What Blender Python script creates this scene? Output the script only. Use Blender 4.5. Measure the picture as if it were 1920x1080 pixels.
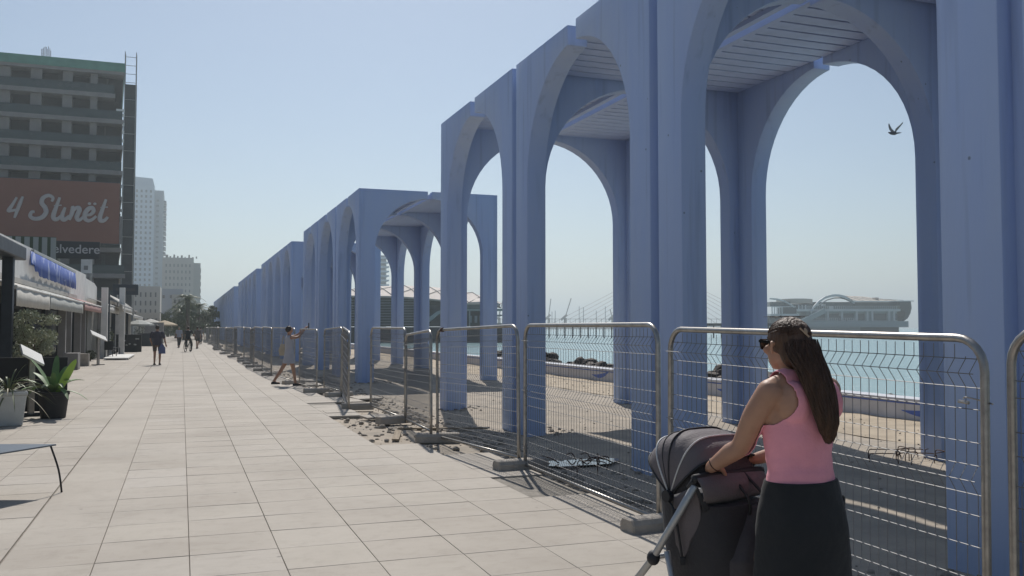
import bpy, bmesh, math, random
from mathutils import Vector, Matrix, noise
random.seed(7)
S = bpy.context.scene
for o in list(bpy.data.objects): bpy.data.objects.remove(o)
C = S.collection
R = math.radians
PI = math.pi
# ---------------------------------------------------------------- camera, sky, sun, exposure
EYE = 1.58; YAW = R(20.0); FPX = 1700.0
cd = bpy.data.cameras.new('camera'); cam = bpy.data.objects.new('camera', cd); C.objects.link(cam)
cam.location = (0, 0, EYE); cam.rotation_euler = (R(90 + 2.476), 0, -YAW)
cd.sensor_width = 36; cd.lens = FPX / 1920 * 36; cd.clip_start = 0.05; cd.clip_end = 20000
S.camera = cam
SUN_AZ = R(14.0); SUN_EL = R(49.0)            # azimuth measured from +Y towards +X
world = bpy.data.worlds.new('World'); S.world = world; world.use_nodes = True
wn = world.node_tree.nodes; wl = world.node_tree.links; wn.clear()
wo = wn.new('ShaderNodeOutputWorld'); bg = wn.new('ShaderNodeBackground'); sky = wn.new('ShaderNodeTexSky')
sky.sky_type = 'NISHITA'; sky.sun_disc = False; sky.sun_elevation = SUN_EL; sky.sun_rotation = SUN_AZ
sky.air_density = 1.0; sky.dust_density = 0.6; sky.ozone_density = 1.6; sky.altitude = 10
hs = wn.new('ShaderNodeHueSaturation'); hs.inputs['Saturation'].default_value = 0.95
wl.new(sky.outputs[0], hs.inputs['Color']); wl.new(hs.outputs[0], bg.inputs[0]); wl.new(bg.outputs[0], wo.inputs[0])
bg.inputs[1].default_value = 0.068
sd = bpy.data.lights.new('sun', 'SUN'); sd.energy = 3.4; sd.angle = R(0.55); sd.color = (1.0, 0.955, 0.90)
sun = bpy.data.objects.new('sun', sd); C.objects.link(sun)
sv = Vector((math.sin(SUN_AZ) * math.cos(SUN_EL), math.cos(SUN_AZ) * math.cos(SUN_EL), math.sin(SUN_EL)))
sun.rotation_euler = sv.to_track_quat('Z', 'Y').to_euler(); sun.location = (20, 60, 80)
S.view_settings.view_transform = 'Standard'; S.view_settings.look = 'None'
S.view_settings.exposure = 0.28; S.view_settings.gamma = 1.0; S.view_settings.use_curve_mapping = False
S.render.engine = 'CYCLES'
S.cycles.max_bounces = 6; S.cycles.diffuse_bounces = 3; S.cycles.transparent_max_bounces = 12
S.cycles.volume_bounces = 0; S.cycles.use_denoising = True

def wpos(px, Z):
    """world X, Y of a point Z metres ahead in the column px of the 1920 px photograph"""
    k = (px - 960) / FPX * Z
    return (k * math.cos(YAW) + Z * math.sin(YAW), Z * math.cos(YAW) - k * math.sin(YAW))
def hz(py, Z): return EYE + (613.4 - py) / FPX * Z

# ---------------------------------------------------------------- helpers
class MB:
    def __init__(s): s.v = []; s.f = []; s.m = []; s.cur = 0
    def add(s, vs, fs):
        n = len(s.v); s.v += [tuple(v) for v in vs]; s.f += [tuple(i + n for i in f) for f in fs]; s.m += [s.cur] * len(fs); return s
    def box(s, x0, x1, y0, y1, z0, z1, M=None):
        vs = [Vector((x, y, z)) for x in (x0, x1) for y in (y0, y1) for z in (z0, z1)]
        if M: vs = [M @ v for v in vs]
        return s.add(vs, [(0, 1, 3, 2), (4, 6, 7, 5), (0, 4, 5, 1), (2, 3, 7, 6), (0, 2, 6, 4), (1, 5, 7, 3)])
    def bar(s, a, b, w, h=None, up=(0, 0, 1)):
        a = Vector(a); b = Vector(b); d = (b - a); L = d.length; d.normalize(); h = h or w
        up = Vector(up); 
        if abs(d.dot(up)) > .98: up = Vector((0, 1, 0))
        sx = d.cross(up).normalized(); sz = sx.cross(d).normalized()
        M = Matrix.Translation(a) @ Matrix((sx, d, sz)).transposed().to_4x4()
        return s.box(-w / 2, w / 2, 0, L, -h / 2, h / 2, M)
    def tube(s, pts, r, n=8, cap=True, closed=False):
        pts = [Vector(p) for p in pts]; N = len(pts)
        rs = r if isinstance(r, (list, tuple)) else [r] * N
        base = len(s.v); prev = None
        for i, p in enumerate(pts):
            if closed: t = (pts[(i + 1) % N] - pts[i - 1])
            else: t = pts[min(i + 1, N - 1)] - pts[max(i - 1, 0)]
            if t.length < 1e-9: t = Vector((0, 0, 1))
            t.normalize()
            if prev is None:
                a = Vector((0, 0, 1)) if abs(t.z) < .9 else Vector((1, 0, 0)); u = t.cross(a).normalized()
            else:
                u = prev - t * prev.dot(t)
                u = u.normalized() if u.length > 1e-6 else t.orthogonal().normalized()
            prev = u; w = t.cross(u)
            for k in range(n):
                a = 2 * PI * k / n; q = p + (u * math.cos(a) + w * math.sin(a)) * rs[i]; s.v.append(tuple(q))
        rng = N if closed else N - 1
        for i in range(rng):
            j = (i + 1) % N
            for k in range(n):
                k2 = (k + 1) % n; s.f.append((base + i * n + k, base + i * n + k2, base + j * n + k2, base + j * n + k)); s.m.append(s.cur)
        if cap and not closed:
            s.f.append(tuple(base + k for k in range(n))[::-1]); s.m.append(s.cur)
            s.f.append(tuple(base + (N - 1) * n + k for k in range(n))); s.m.append(s.cur)
        return s
    def prism(s, poly, a, b, axis='x'):
        """poly: (u, z) outline, extruded along axis from a to b (may be concave)"""
        n = len(poly); P = lambda u, z, t: {'x': (t, u, z), 'y': (u, t, z), 'z': (u, z, t)}[axis]
        vs = [P(u, z, a) for u, z in poly] + [P(u, z, b) for u, z in poly]
        fs = [tuple(range(n)), tuple(range(2 * n - 1, n - 1, -1))] + [(i, i + n, (i + 1) % n + n, (i + 1) % n) for i in range(n)]
        return s.add(vs, fs)
    def lathe(s, prof, n=16, M=None, cap=True):
        vs = []; fs = []
        for r, z in prof:
            for k in range(n):
                a = 2 * PI * k / n; v = Vector((r * math.cos(a), r * math.sin(a), z)); vs.append(M @ v if M else v)
        for i in range(len(prof) - 1):
            for k in range(n):
                k2 = (k + 1) % n; fs.append((i * n + k, i * n + k2, (i + 1) * n + k2, (i + 1) * n + k))
        if cap: fs.append(tuple(range(n))[::-1]); fs.append(tuple((len(prof) - 1) * n + k for k in range(n)))
        return s.add(vs, fs)
    def loft(s, secs, n=24, M=None):
        """secs: (cx, cy, cz, rx, ry[, power]) superellipse rings in z order"""
        vs = []; fs = []
        for q in secs:
            cx, cy, cz, rx, ry = q[:5]; e = q[5] if len(q) > 5 else 2.0
            for k in range(n):
                a = 2 * PI * k / n; c, d = math.cos(a), math.sin(a)
                v = Vector((cx + rx * math.copysign(abs(c) ** (2 / e), c), cy + ry * math.copysign(abs(d) ** (2 / e), d), cz)); vs.append(M @ v if M else v)
        for i in range(len(secs) - 1):
            for k in range(n):
                k2 = (k + 1) % n; fs.append((i * n + k, i * n + k2, (i + 1) * n + k2, (i + 1) * n + k))
        fs.append(tuple(range(n))[::-1]); fs.append(tuple((len(secs) - 1) * n + k for k in range(n)))
        return s.add(vs, fs)
    def ball(s, c, r, n=12, m=8, M=None):
        rx, ry, rz = r if isinstance(r, (tuple, list)) else (r, r, r)
        secs = []
        for i in range(m + 1):
            a = -PI / 2 + PI * (i + .0) / m; q = max(math.cos(a), .02)
            secs.append((0, 0, rz * math.sin(a), rx * q, ry * q))
        T = Matrix.Translation(Vector(c)) @ (M or Matrix.Identity(4))
        return s.loft(secs, n, T)
    def mesh(s, name, mats):
        me = bpy.data.meshes.new(name); me.from_pydata(s.v, [], s.f)
        mats = mats if isinstance(mats, (list, tuple)) else [mats]
        for m in mats: me.materials.append(m)
        if len(mats) > 1: me.polygons.foreach_set('material_index', s.m)
        me.update(); return me
    def build(s, name, mats, parent=None, loc=None, rot=None, smooth=False, bevel=0):
        me = s.mesh(name, mats)
        bm = bmesh.new(); bm.from_mesh(me); bmesh.ops.recalc_face_normals(bm, faces=bm.faces)
        if bevel:
            ed = [e for e in bm.edges if len(e.link_faces) == 2 and e.calc_face_angle(0) > R(50)]
            bmesh.ops.bevel(bm, geom=ed, offset=bevel, segments=1, affect='EDGES', profile=.5)
        bm.to_mesh(me); bm.free()
        if smooth: me.shade_smooth(); 
        if smooth == 'auto': me.set_sharp_from_angle(angle=R(38))
        return put(name, me, parent, loc, rot)
def put(name, me, parent=None, loc=None, rot=None):
    o = bpy.data.objects.new(name, me); C.objects.link(o)
    if parent: o.parent = parent
    if loc is not None: o.location = loc
    if rot is not None: o.rotation_euler = rot
    return o
def tag(o, label=None, cat=None, group=None, kind=None):
    if label: o['label'] = label
    if cat: o['category'] = cat
    if group: o['group'] = group
    if kind: o['kind'] = kind
    return o
def empty(name, loc=(0, 0, 0), rz=0, **k):
    o = bpy.data.objects.new(name, None); C.objects.link(o); o.location = loc; o.rotation_euler = (0, 0, rz); o.empty_display_size = .3
    return tag(o, **k)
def copy_tree(o, parent=None):
    c = o.copy(); C.objects.link(c); c.parent = parent
    for ch in list(o.children): copy_tree(ch, c)
    return c
def stretch(pts, n=8):
    """Catmull-Rom through pts"""
    P = [Vector(p) for p in pts]; out = []
    for i in range(len(P) - 1):
        a, b, c, d = P[max(i - 1, 0)], P[i], P[i + 1], P[min(i + 2, len(P) - 1)]
        for k in range(n):
            t = k / n; out.append(.5 * ((2 * b) + (c - a) * t + (2 * a - 5 * b + 4 * c - d) * t * t + (3 * b - a - 3 * c + d) * t ** 3))
    out.append(P[-1]); return out
def lerpl(vals, n):
    out = []
    for i in range(len(vals) - 1):
        for k in range(n): out.append(vals[i] + (vals[i + 1] - vals[i]) * k / n)
    return out + [vals[-1]]

# ---------------------------------------------------------------- materials
MATS = {}
def mat(name, col, rough=.6, metal=0, var=0.0, scale=4.0, var2=None, bump=0.0, bscale=30, stretchv=(1, 1, 1), spec=.5, coord='Object', trans=0, alpha=1, emit=None, detail=6, objvar=0, ior=1.45):
    m = bpy.data.materials.new(name); m.use_nodes = True; nt = m.node_tree; N = nt.nodes; L = nt.links
    b = N['Principled BSDF']; b.inputs['Roughness'].default_value = rough; b.inputs['Metallic'].default_value = metal
    b.inputs['Specular IOR Level'].default_value = spec; b.inputs['Base Color'].default_value = (*col, 1)
    b.inputs['Transmission Weight'].default_value = trans; b.inputs['Alpha'].default_value = alpha; b.inputs['IOR'].default_value = ior
    tc = N.new('ShaderNodeTexCoord'); mp = N.new('ShaderNodeMapping'); mp.inputs['Scale'].default_value = stretchv
    L.new(tc.outputs[coord] if coord != 'World' else N.new('ShaderNodeNewGeometry').outputs['Position'], mp.inputs[0])
    last = None
    if var:
        n1 = N.new('ShaderNodeTexNoise'); n1.inputs['Scale'].default_value = scale; n1.inputs['Detail'].default_value = detail; n1.inputs['Roughness'].default_value = .62
        L.new(mp.outputs[0], n1.inputs['Vector'])
        rp = N.new('ShaderNodeMapRange'); rp.inputs['From Min'].default_value = .3; rp.inputs['From Max'].default_value = .7
        L.new(n1.outputs['Fac'], rp.inputs['Value'])
        mx = N.new('ShaderNodeMix'); mx.data_type = 'RGBA'
        c2 = var2 or tuple(max(0, c * (1 - var)) for c in col); c1 = tuple(min(1, c * (1 + var * .6)) for c in col) if not var2 else col
        mx.inputs[6].default_value = (*c1, 1); mx.inputs[7].default_value = (*c2, 1)
        L.new(rp.outputs[0], mx.inputs[0]); last = mx.outputs[2]
        n3 = N.new('ShaderNodeMapRange'); n3.inputs['To Min'].default_value = max(0, rough - .12); n3.inputs['To Max'].default_value = min(1, rough + .12)
        L.new(n1.outputs['Fac'], n3.inputs['Value']); L.new(n3.outputs[0], b.inputs['Roughness'])
    if objvar:
        oi = N.new('ShaderNodeObjectInfo'); h = N.new('ShaderNodeHueSaturation'); mr = N.new('ShaderNodeMapRange')
        mr.inputs['To Min'].default_value = 1 - objvar; mr.inputs['To Max'].default_value = 1 + objvar
        L.new(oi.outputs['Random'], mr.inputs['Value']); L.new(mr.outputs[0], h.inputs['Value'])
        if last: L.new(last, h.inputs['Color'])
        else: h.inputs['Color'].default_value = (*col, 1)
        last = h.outputs[0]
    if last: L.new(last, b.inputs['Base Color'])
    if bump:
        n2 = N.new('ShaderNodeTexNoise'); n2.inputs['Scale'].default_value = bscale; n2.inputs['Detail'].default_value = 5
        L.new(mp.outputs[0], n2.inputs['Vector']); bp = N.new('ShaderNodeBump'); bp.inputs['Strength'].default_value = bump; bp.inputs['Distance'].default_value = .02
        L.new(n2.outputs['Fac'], bp.inputs['Height']); L.new(bp.outputs[0], b.inputs['Normal'])
    if emit: b.inputs['Emission Color'].default_value = (*emit, 1); b.inputs['Emission Strength'].default_value = 1
    MATS[name] = m; return m
M_paint = mat('blue_paint', (.455, .55, .73), .62, var=.16, var2=(.34, .46, .77), scale=.7, bump=.12, bscale=24, stretchv=(1, 1, .22), objvar=.05)
M_paint2 = mat('blue_paint_ceiling', (.46, .56, .80), .6, var=.12, scale=2.0)
def streak(m, amt=.5, sx=9, sz=.45, lo=.56, hi=.78, tint=(.55, .56, .6)):
    """vertical drip marks and scuffs on a painted surface"""
    nt = m.node_tree; N = nt.nodes; L = nt.links; b = N['Principled BSDF']; src = b.inputs['Base Color'].links[0].from_socket
    g = N.new('ShaderNodeNewGeometry'); mp = N.new('ShaderNodeMapping'); mp.inputs['Scale'].default_value = (sx, sx, sz)
    L.new(g.outputs['Position'], mp.inputs[0]); n = N.new('ShaderNodeTexNoise'); n.inputs['Scale'].default_value = 1; n.inputs['Detail'].default_value = 5
    L.new(mp.outputs[0], n.inputs['Vector']); r = N.new('ShaderNodeMapRange'); r.inputs['From Min'].default_value = lo; r.inputs['From Max'].default_value = hi; r.inputs['To Max'].default_value = amt
    L.new(n.outputs['Fac'], r.inputs['Value']); mx = N.new('ShaderNodeMix'); mx.data_type = 'RGBA'; mx.blend_type = 'MULTIPLY'; mx.inputs[7].default_value = (*tint, 1)
    L.new(r.outputs[0], mx.inputs[0]); L.new(src, mx.inputs[6])
    # sparse pits
    v = N.new('ShaderNodeTexVoronoi'); v.inputs['Scale'].default_value = 3.1; L.new(g.outputs['Position'], v.inputs['Vector'])
    c = N.new('ShaderNodeMapRange'); c.inputs['From Min'].default_value = .03; c.inputs['From Max'].default_value = .045; c.inputs['To Min'].default_value = .55; c.inputs['To Max'].default_value = 0
    L.new(v.outputs['Distance'], c.inputs['Value']); m2 = N.new('ShaderNodeMix'); m2.data_type = 'RGBA'; m2.inputs[7].default_value = (.04, .04, .05, 1)
    L.new(c.outputs[0], m2.inputs[0]); L.new(mx.outputs[2], m2.inputs[6]); L.new(m2.outputs[2], b.inputs['Base Color'])
streak(M_paint)
M_sand = mat('sand', (.44, .36, .26), .95, var=.25, scale=1.3, bump=.6, bscale=9, coord='World')
M_dirt = mat('rubble_dirt', (.33, .28, .215), .95, var=.35, scale=5, bump=.9, bscale=22, coord='World', var2=(.22, .20, .165))
M_conc = mat('raw_concrete', (.39, .35, .30), .9, var=.22, scale=6, bump=.4, bscale=40)
M_stone = mat('loose_stone', (.33, .29, .24), .9, var=.3, scale=8, objvar=.2)
M_galv = mat('galvanised_steel', (.40, .38, .35), .38, metal=.85, var=.25, scale=14, bump=.05, bscale=60)
M_wire = mat('galvanised_wire', (.20, .20, .20), .6, metal=.35)
M_rust = mat('rusty_rebar', (.10, .055, .04), .8, var=.4, scale=30)
M_bed = mat('mortar_bed', (.25, .225, .19), .95, var=.3, scale=10, coord='World')
M_rock = mat('wet_rock', (.075, .055, .042), .75, var=.5, scale=2.5, bump=.8, bscale=7)
M_black = mat('black_trim', (.018, .019, .022), .6, var=.2, scale=6)
M_white = mat('white_render', (.72, .71, .67), .8, var=.16, scale=1.6, bump=.1)
# paving: slab tint by cell, so joined and single slabs share one look
def paving():
    m = mat('paving_slab', (.40, .375, .34), .8); nt = m.node_tree; N = nt.nodes; L = nt.links; b = N['Principled BSDF']
    g = N.new('ShaderNodeNewGeometry'); sub = N.new('ShaderNodeVectorMath'); sub.operation = 'SUBTRACT'; sub.inputs[1].default_value = (.073, .13, 0)
    dv = N.new('ShaderNodeVectorMath'); dv.operation = 'MULTIPLY'; dv.inputs[1].default_value = (1 / .6, 1 / .6, 0)
    fl = N.new('ShaderNodeVectorMath'); fl.operation = 'FLOOR'; wnz = N.new('ShaderNodeTexWhiteNoise'); wnz.noise_dimensions = '2D'
    L.new(g.outputs['Position'], sub.inputs[0]); L.new(sub.outputs[0], dv.inputs[0]); L.new(dv.outputs[0], fl.inputs[0]); L.new(fl.outputs[0], wnz.inputs['Vector'])
    cr = N.new('ShaderNodeValToRGB'); cr.color_ramp.elements[0].color = (.415, .370, .312, 1); cr.color_ramp.elements[1].color = (.450, .408, .352, 1)
    e = cr.color_ramp.elements.new(.45); e.color = (.428, .384, .326, 1); e = cr.color_ramp.elements.new(.8); e.color = (.440, .396, .334, 1)
    L.new(wnz.outputs['Value'], cr.inputs[0])
    def noi(scale, det, vec=None, rough=.6):
        n = N.new('ShaderNodeTexNoise'); n.inputs['Scale'].default_value = scale; n.inputs['Detail'].default_value = det; n.inputs['Roughness'].default_value = rough
        L.new(vec or g.outputs['Position'], n.inputs['Vector']); return n.outputs['Fac']
    def mul(c, fac, lo, hi, col, amt):
        r = N.new('ShaderNodeMapRange'); r.inputs['From Min'].default_value = lo; r.inputs['From Max'].default_value = hi; r.inputs['To Max'].default_value = amt
        L.new(fac, r.inputs['Value']); x = N.new('ShaderNodeMix'); x.data_type = 'RGBA'; x.blend_type = 'MULTIPLY'; x.inputs[7].default_value = (*col, 1)
        L.new(r.outputs[0], x.inputs[0]); L.new(c, x.inputs[6]); return x.outputs[2]
    c = mul(cr.outputs[0], noi(.55, 4), .42, .7, (.80, .79, .78), .8)
    c = mul(c, noi(6.5, 7, rough=.7), .5, .75, (.76, .74, .72), .6)
    c = mul(c, noi(120, 3), .5, .75, (.72, .72, .72), .5)
    mp = N.new('ShaderNodeMapping'); mp.inputs['Scale'].default_value = (.9, 9, 1); L.new(g.outputs['Position'], mp.inputs[0])
    c = mul(c, noi(2.2, 5, mp.outputs[0]), .55, .8, (.78, .76, .74), .55)
    v = N.new('ShaderNodeTexVoronoi'); v.inputs['Scale'].default_value = 1.7; L.new(g.outputs['Position'], v.inputs['Vector'])
    r = N.new('ShaderNodeMapRange'); r.inputs['From Min'].default_value = .025; r.inputs['From Max'].default_value = .04; r.inputs['To Min'].default_value = .6; r.inputs['To Max'].default_value = 0
    L.new(v.outputs['Distance'], r.inputs['Value']); x = N.new('ShaderNodeMix'); x.data_type = 'RGBA'; x.inputs[7].default_value = (.13, .12, .11, 1)
    L.new(r.outputs[0], x.inputs[0]); L.new(c, x.inputs[6]); L.new(x.outputs[2], b.inputs['Base Color'])
    bp = N.new('ShaderNodeBump'); bp.inputs['Strength'].default_value = .25; bp.inputs['Distance'].default_value = .004
    L.new(noi(55, 5), bp.inputs['Height']); L.new(bp.outputs[0], b.inputs['Normal']); return m
M_pave = paving()
def sea_mat():
    m = mat('sea_water', (.10, .22, .24), .2, spec=.5, ior=1.33); nt = m.node_tree; N = nt.nodes; L = nt.links; b = N['Principled BSDF']
    g = N.new('ShaderNodeNewGeometry'); mp = N.new('ShaderNodeMapping'); mp.inputs['Scale'].default_value = (1.6, .7, 1); mp.inputs['Rotation'].default_value = (0, 0, R(-25)); L.new(g.outputs['Position'], mp.inputs[0])
    n = N.new('ShaderNodeTexNoise'); n.inputs['Scale'].default_value = .8; n.inputs['Detail'].default_value = 8; n.inputs['Roughness'].default_value = .6; L.new(mp.outputs[0], n.inputs['Vector'])
    bp = N.new('ShaderNodeBump'); bp.inputs['Strength'].default_value = .55; bp.inputs['Distance'].default_value = .5; L.new(n.outputs['Fac'], bp.inputs['Height']); L.new(bp.outputs[0], b.inputs['Normal'])
    n2 = N.new('ShaderNodeTexNoise'); n2.inputs['Scale'].default_value = .03; n2.inputs['Detail'].default_value = 4; L.new(mp.outputs[0], n2.inputs['Vector'])
    mx = N.new('ShaderNodeMix'); mx.data_type = 'RGBA'; mx.inputs[6].default_value = (.20, .34, .355, 1); mx.inputs[7].default_value = (.27, .41, .42, 1)
    L.new(n2.outputs['Fac'], mx.inputs[0]); L.new(mx.outputs[2], b.inputs['Base Color']); return m
M_sea = sea_mat()

# ---------------------------------------------------------------- ground, sea, paving
SEA_Z = -.9
s = MB(); s.add([(-5000, -900, SEA_Z), (5000, -900, SEA_Z), (5000, 6000, SEA_Z), (-5000, 6000, SEA_Z)], [(0, 1, 2, 3)])
tag(s.build('sea', M_sea), kind='structure')
s = MB()   # landward ground: one big sheet, a bit below the paving
s.box(-900, 2.0, -80, 1500, -2.0, -.06)
tag(s.build('ground', mat('town_ground', (.30, .28, .25), .9, var=.2, scale=.3, coord='World')), kind='structure')
def gridsheet(name, x0, x1, y0, y1, nx, ny, zf, m):
    b = MB(); vs = []
    for j in range(ny + 1):
        y = y0 + (y1 - y0) * (j / ny) ** 1.6
        for i in range(nx + 1):
            x = x0 + (x1 - x0) * i / nx; vs.append((x, y, zf(x, y)))
    fs = [(j * (nx + 1) + i, j * (nx + 1) + i + 1, (j + 1) * (nx + 1) + i + 1, (j + 1) * (nx + 1) + i) for j in range(ny) for i in range(nx)]
    b.add(vs, fs); o = b.build(name, m, smooth=True); return tag(o, kind='structure')
def gz(x, y):
    z = -.055 + .03 * noise.noise(Vector((x * .7, y * .7, 0))) + .016 * noise.noise(Vector((x * 3, y * 3, 2)))
    if x > 4.2: z += .0
    e = max(0, 1 - abs(x - 3.95) / .55); z += .035 * e * noise.noise(Vector((x * 6, y * 4, 5)))
    return z
M_site = mat('site_dirt', (.44, .37, .285), .95, var=.3, scale=1.6, bump=.9, bscale=12, coord='World', var2=(.29, .255, .21))
gridsheet('building_site_ground', 2.01, 9.6, -6, 190, 90, 420, gz, M_site)
gridsheet('beach_sand', 9.6, 12.05, -6, 260, 24, 300, lambda x, y: -.05 + .03 * noise.noise(Vector((x * .7, y * .7, 0))) + .02 * noise.noise(Vector((x * 2.5, y * 2.5, 7))), M_sand)
s = MB(); s.box(9.6, 12.0, -6, 260, -2, -.14); tag(s.build('beach_base', M_sand), kind='structure')
s = MB(); s.box(2.0, 9.6, -6, 260, -2, -.16); tag(s.build('site_base', M_conc), kind='structure')

# paving slabs
pv = empty('pavement', kind='structure')
def project(x, y, z):
    Xc = x * math.cos(YAW) - y * math.sin(YAW); Z = x * math.sin(YAW) + y * math.cos(YAW)
    if Z < .3: return None
    return 960 + FPX * Xc / Z, 613.4 - (z - EYE) * FPX / Z, Z
def has_slab(k, m):
    y = .13 + .6 * m
    if k <= 3: return True
    if k == 4: return not (12.1 <= y < 16.9) and not (18.4 < y < 18.9) or (16.2 < y < 16.7)
    if k == 5: return y < 10.6 and (k, m) not in ((5, 14), (5, 13)) or 19.2 < y < 20.8 or 25 < y < 26.5
    return False
slabs = []
for m_ in range(-8, 290):
    for k in range(-9, 6):
        if not has_slab(k, m_): continue
        x = .073 + .6 * k; y = .13 + .6 * m_; p = project(x + .3, y + .3, 0)
        area = 0
        if p and -60 < p[0] < 1980 and p[1] < 1110: area = 1 / p[2] ** 3
        slabs.append((area, k, m_, x, y))
slabs.sort(key=lambda t: -t[0])
def slab_mb(b, x, y, w0=.0, rnd=random):
    g = .0023; a0, a1, b0, b1 = x + g + w0, x + .6 - g, y + g, y + .6 - g; c = .0025
    z = [rnd.uniform(-.0016, .0016) for _ in range(4)]
    vs = [(a0, b0, -.03), (a1, b0, -.03), (a1, b1, -.03), (a0, b1, -.03), (a0, b0, z[0] - c), (a1, b0, z[1] - c), (a1, b1, z[2] - c), (a0, b1, z[3] - c),
          (a0 + c, b0 + c, z[0]), (a1 - c, b0 + c, z[1]), (a1 - c, b1 - c, z[2]), (a0 + c, b1 - c, z[3])]
    b.add(vs, [(0, 1, 5, 4), (1, 2, 6, 5), (2, 3, 7, 6), (3, 0, 4, 7), (4, 5, 9, 8), (5, 6, 10, 9), (6, 7, 11, 10), (7, 4, 8, 11), (8, 9, 10, 11)])
protos = []
for i in range(6):
    b = MB(); slab_mb(b, -.3, -.3); protos.append(b.mesh('paving_slab', M_pave))
wide = MB(); slab_mb(wide, -.3, -.3, .012); wide = wide.mesh('paving_slab', M_pave)
for a, k, m_, x, y in slabs[:300]:
    put('paving_slab', wide if k == -2 else random.choice(protos), pv, (x + .3, y + .3, 0))
rest = MB()
for a, k, m_, x, y in slabs[300:]: slab_mb(rest, x, y, .012 if k == -2 else 0)
tag(rest.build('far_paving_slabs', M_pave, pv), kind='stuff')
b = MB(); b.box(-5.4, 2.46, -6, 176, -.07, -.016); b.box(2.46, 3.05, -6, 12.1, -.07, -.016); b.box(2.46, 3.66, -6, 10.7, -.07, -.0175); b.box(2.46, 3.05, 16.3, 176, -.07, -.016)
b.build('mortar_bed', M_bed, pv)

# ---------------------------------------------------------------- arcade
PITCH = 4.43; ZT = 5.72; ZS = 3.80
def half_arch(leg, half, gap, t, name):
    """outline in (u, z): leg from u=0, crown ends at u=half-gap"""
    Rr = half - leg; pts = [(0, -.12), (leg, -.12), (leg, ZS)]
    n = 14
    for i in range(1, n + 1):
        a = PI / 2 * i / n; u = leg + Rr - Rr * math.cos(a); z = ZS + Rr * math.sin(a)
        if u >= half - gap:
            a = math.acos(gap / Rr); pts.append((half - gap, ZS + Rr * math.sin(a))); break
        pts.append((u, z))
    pts += [(half - gap, ZT), (0, ZT)]
    b = MB(); b.prism(pts, -t / 2, t / 2, 'y')     # u along x, thickness along y
    me = b.mesh(name, M_paint); bm = bmesh.new(); bm.from_mesh(me); bmesh.ops.recalc_face_normals(bm, faces=bm.faces)
    ed = [e for e in bm.edges if e.calc_face_angle(0) > R(50)]
    bmesh.ops.bevel(bm, geom=ed, offset=.014, segments=2, affect='EDGES', profile=.5)
    bm.to_mesh(me); bm.free(); me.shade_smooth(); me.set_sharp_from_angle(angle=R(30)); return me
me_long = half_arch(.48, PITCH / 2 - .09, .13, .30, 'arch_half')
me_sea = half_arch(.42, PITCH / 2 - .09, .09, .30, 'arch_half')
me_cross = half_arch(.36, 2.055, .07, .298, 'arch_half')
XF, XS = 4.9, 9.25
b = MB(); b.box(-.845, .845, -.118, .118, -.02, .02); me_slat = b.build('ceiling_slat', M_paint2, bevel=.006); _m = me_slat.data; bpy.data.objects.remove(me_slat); me_slat = _m
b = MB(); b.box(-.05, .05, 0, 1, -.07, .07); me_beam = b.mesh('ceiling_beam', M_paint2)
def arcade(piers, label, slats=False):
    """piers: Y of the pier centre lines"""
    root = empty('arcade', (0, 0, 0)); tag(root, label, 'arcade', 'blue arcades along the beach')
    bays = len(piers) - 1
    for j in range(bays):
        a, c = piers[j], piers[j + 1]; k = (c - a) / PITCH
        for X, me in ((XF + .15, me_long), (XS - .15, me_sea)):
            d = .175 if me is me_sea and j else 0      # the sea-side pieces sit closer to the pier line
            put('arch_half', me, root, (X, a + .09 - d, 0), (0, 0, PI / 2)).scale = (k + d / 2.125, 1, 1); put('arch_half', me, root, (X, c - .09, 0), (0, 0, -PI / 2)).scale = (k, 1, 1)
        for sx in (6.055, 8.095):
            if slats:
                n = 15; st_ = (c - a - .34) / n
                for q in range(n): put('ceiling_slat', me_slat, root, (sx, a + .17 + (q + .5) * st_, 5.625))
            b = MB(); b.box(sx - .845, sx + .845, a + .152, c - .152, 5.668, 5.70); b.build('sun_block_panel', M_paint2, root)  # solid sheet added to block sunlight through the ceiling
        for sx in (6.95, 7.20): put('ceiling_beam', me_beam, root, (sx, a + .151, 5.62)).scale = (1, c - a - .302, 1)
    for j, Y in enumerate(piers):
        x0 = XF + .12
        if j == 0: Y += .23
        if j == bays: Y -= .23
        put('arch_half', me_cross, root, (x0, Y, 0), (0, 0, 0))
        put('arch_half', me_cross, root, (XF + XS - x0, Y, 0), (0, 0, PI))
    return root
def run(y0, n): return [y0 + PITCH * i for i in range(n + 1)]
arcade([-.30, 4.25, 8.86, 13.37, 17.79], 'nearest blue concrete arcade of tall round arches behind the woman with the pram', True)
arcade(run(26.66, 3), 'second blue arcade, standing apart beyond the nearest one, its end arch facing us', True)
arcade(run(44.4, 4), 'third blue arcade, behind the woman taking a picture')
arcade(run(66.0, 5), 'fourth blue arcade, far along the fence')
arcade(run(95.5, 14), 'farthest and longest blue arcade, ending by the trees')
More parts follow.
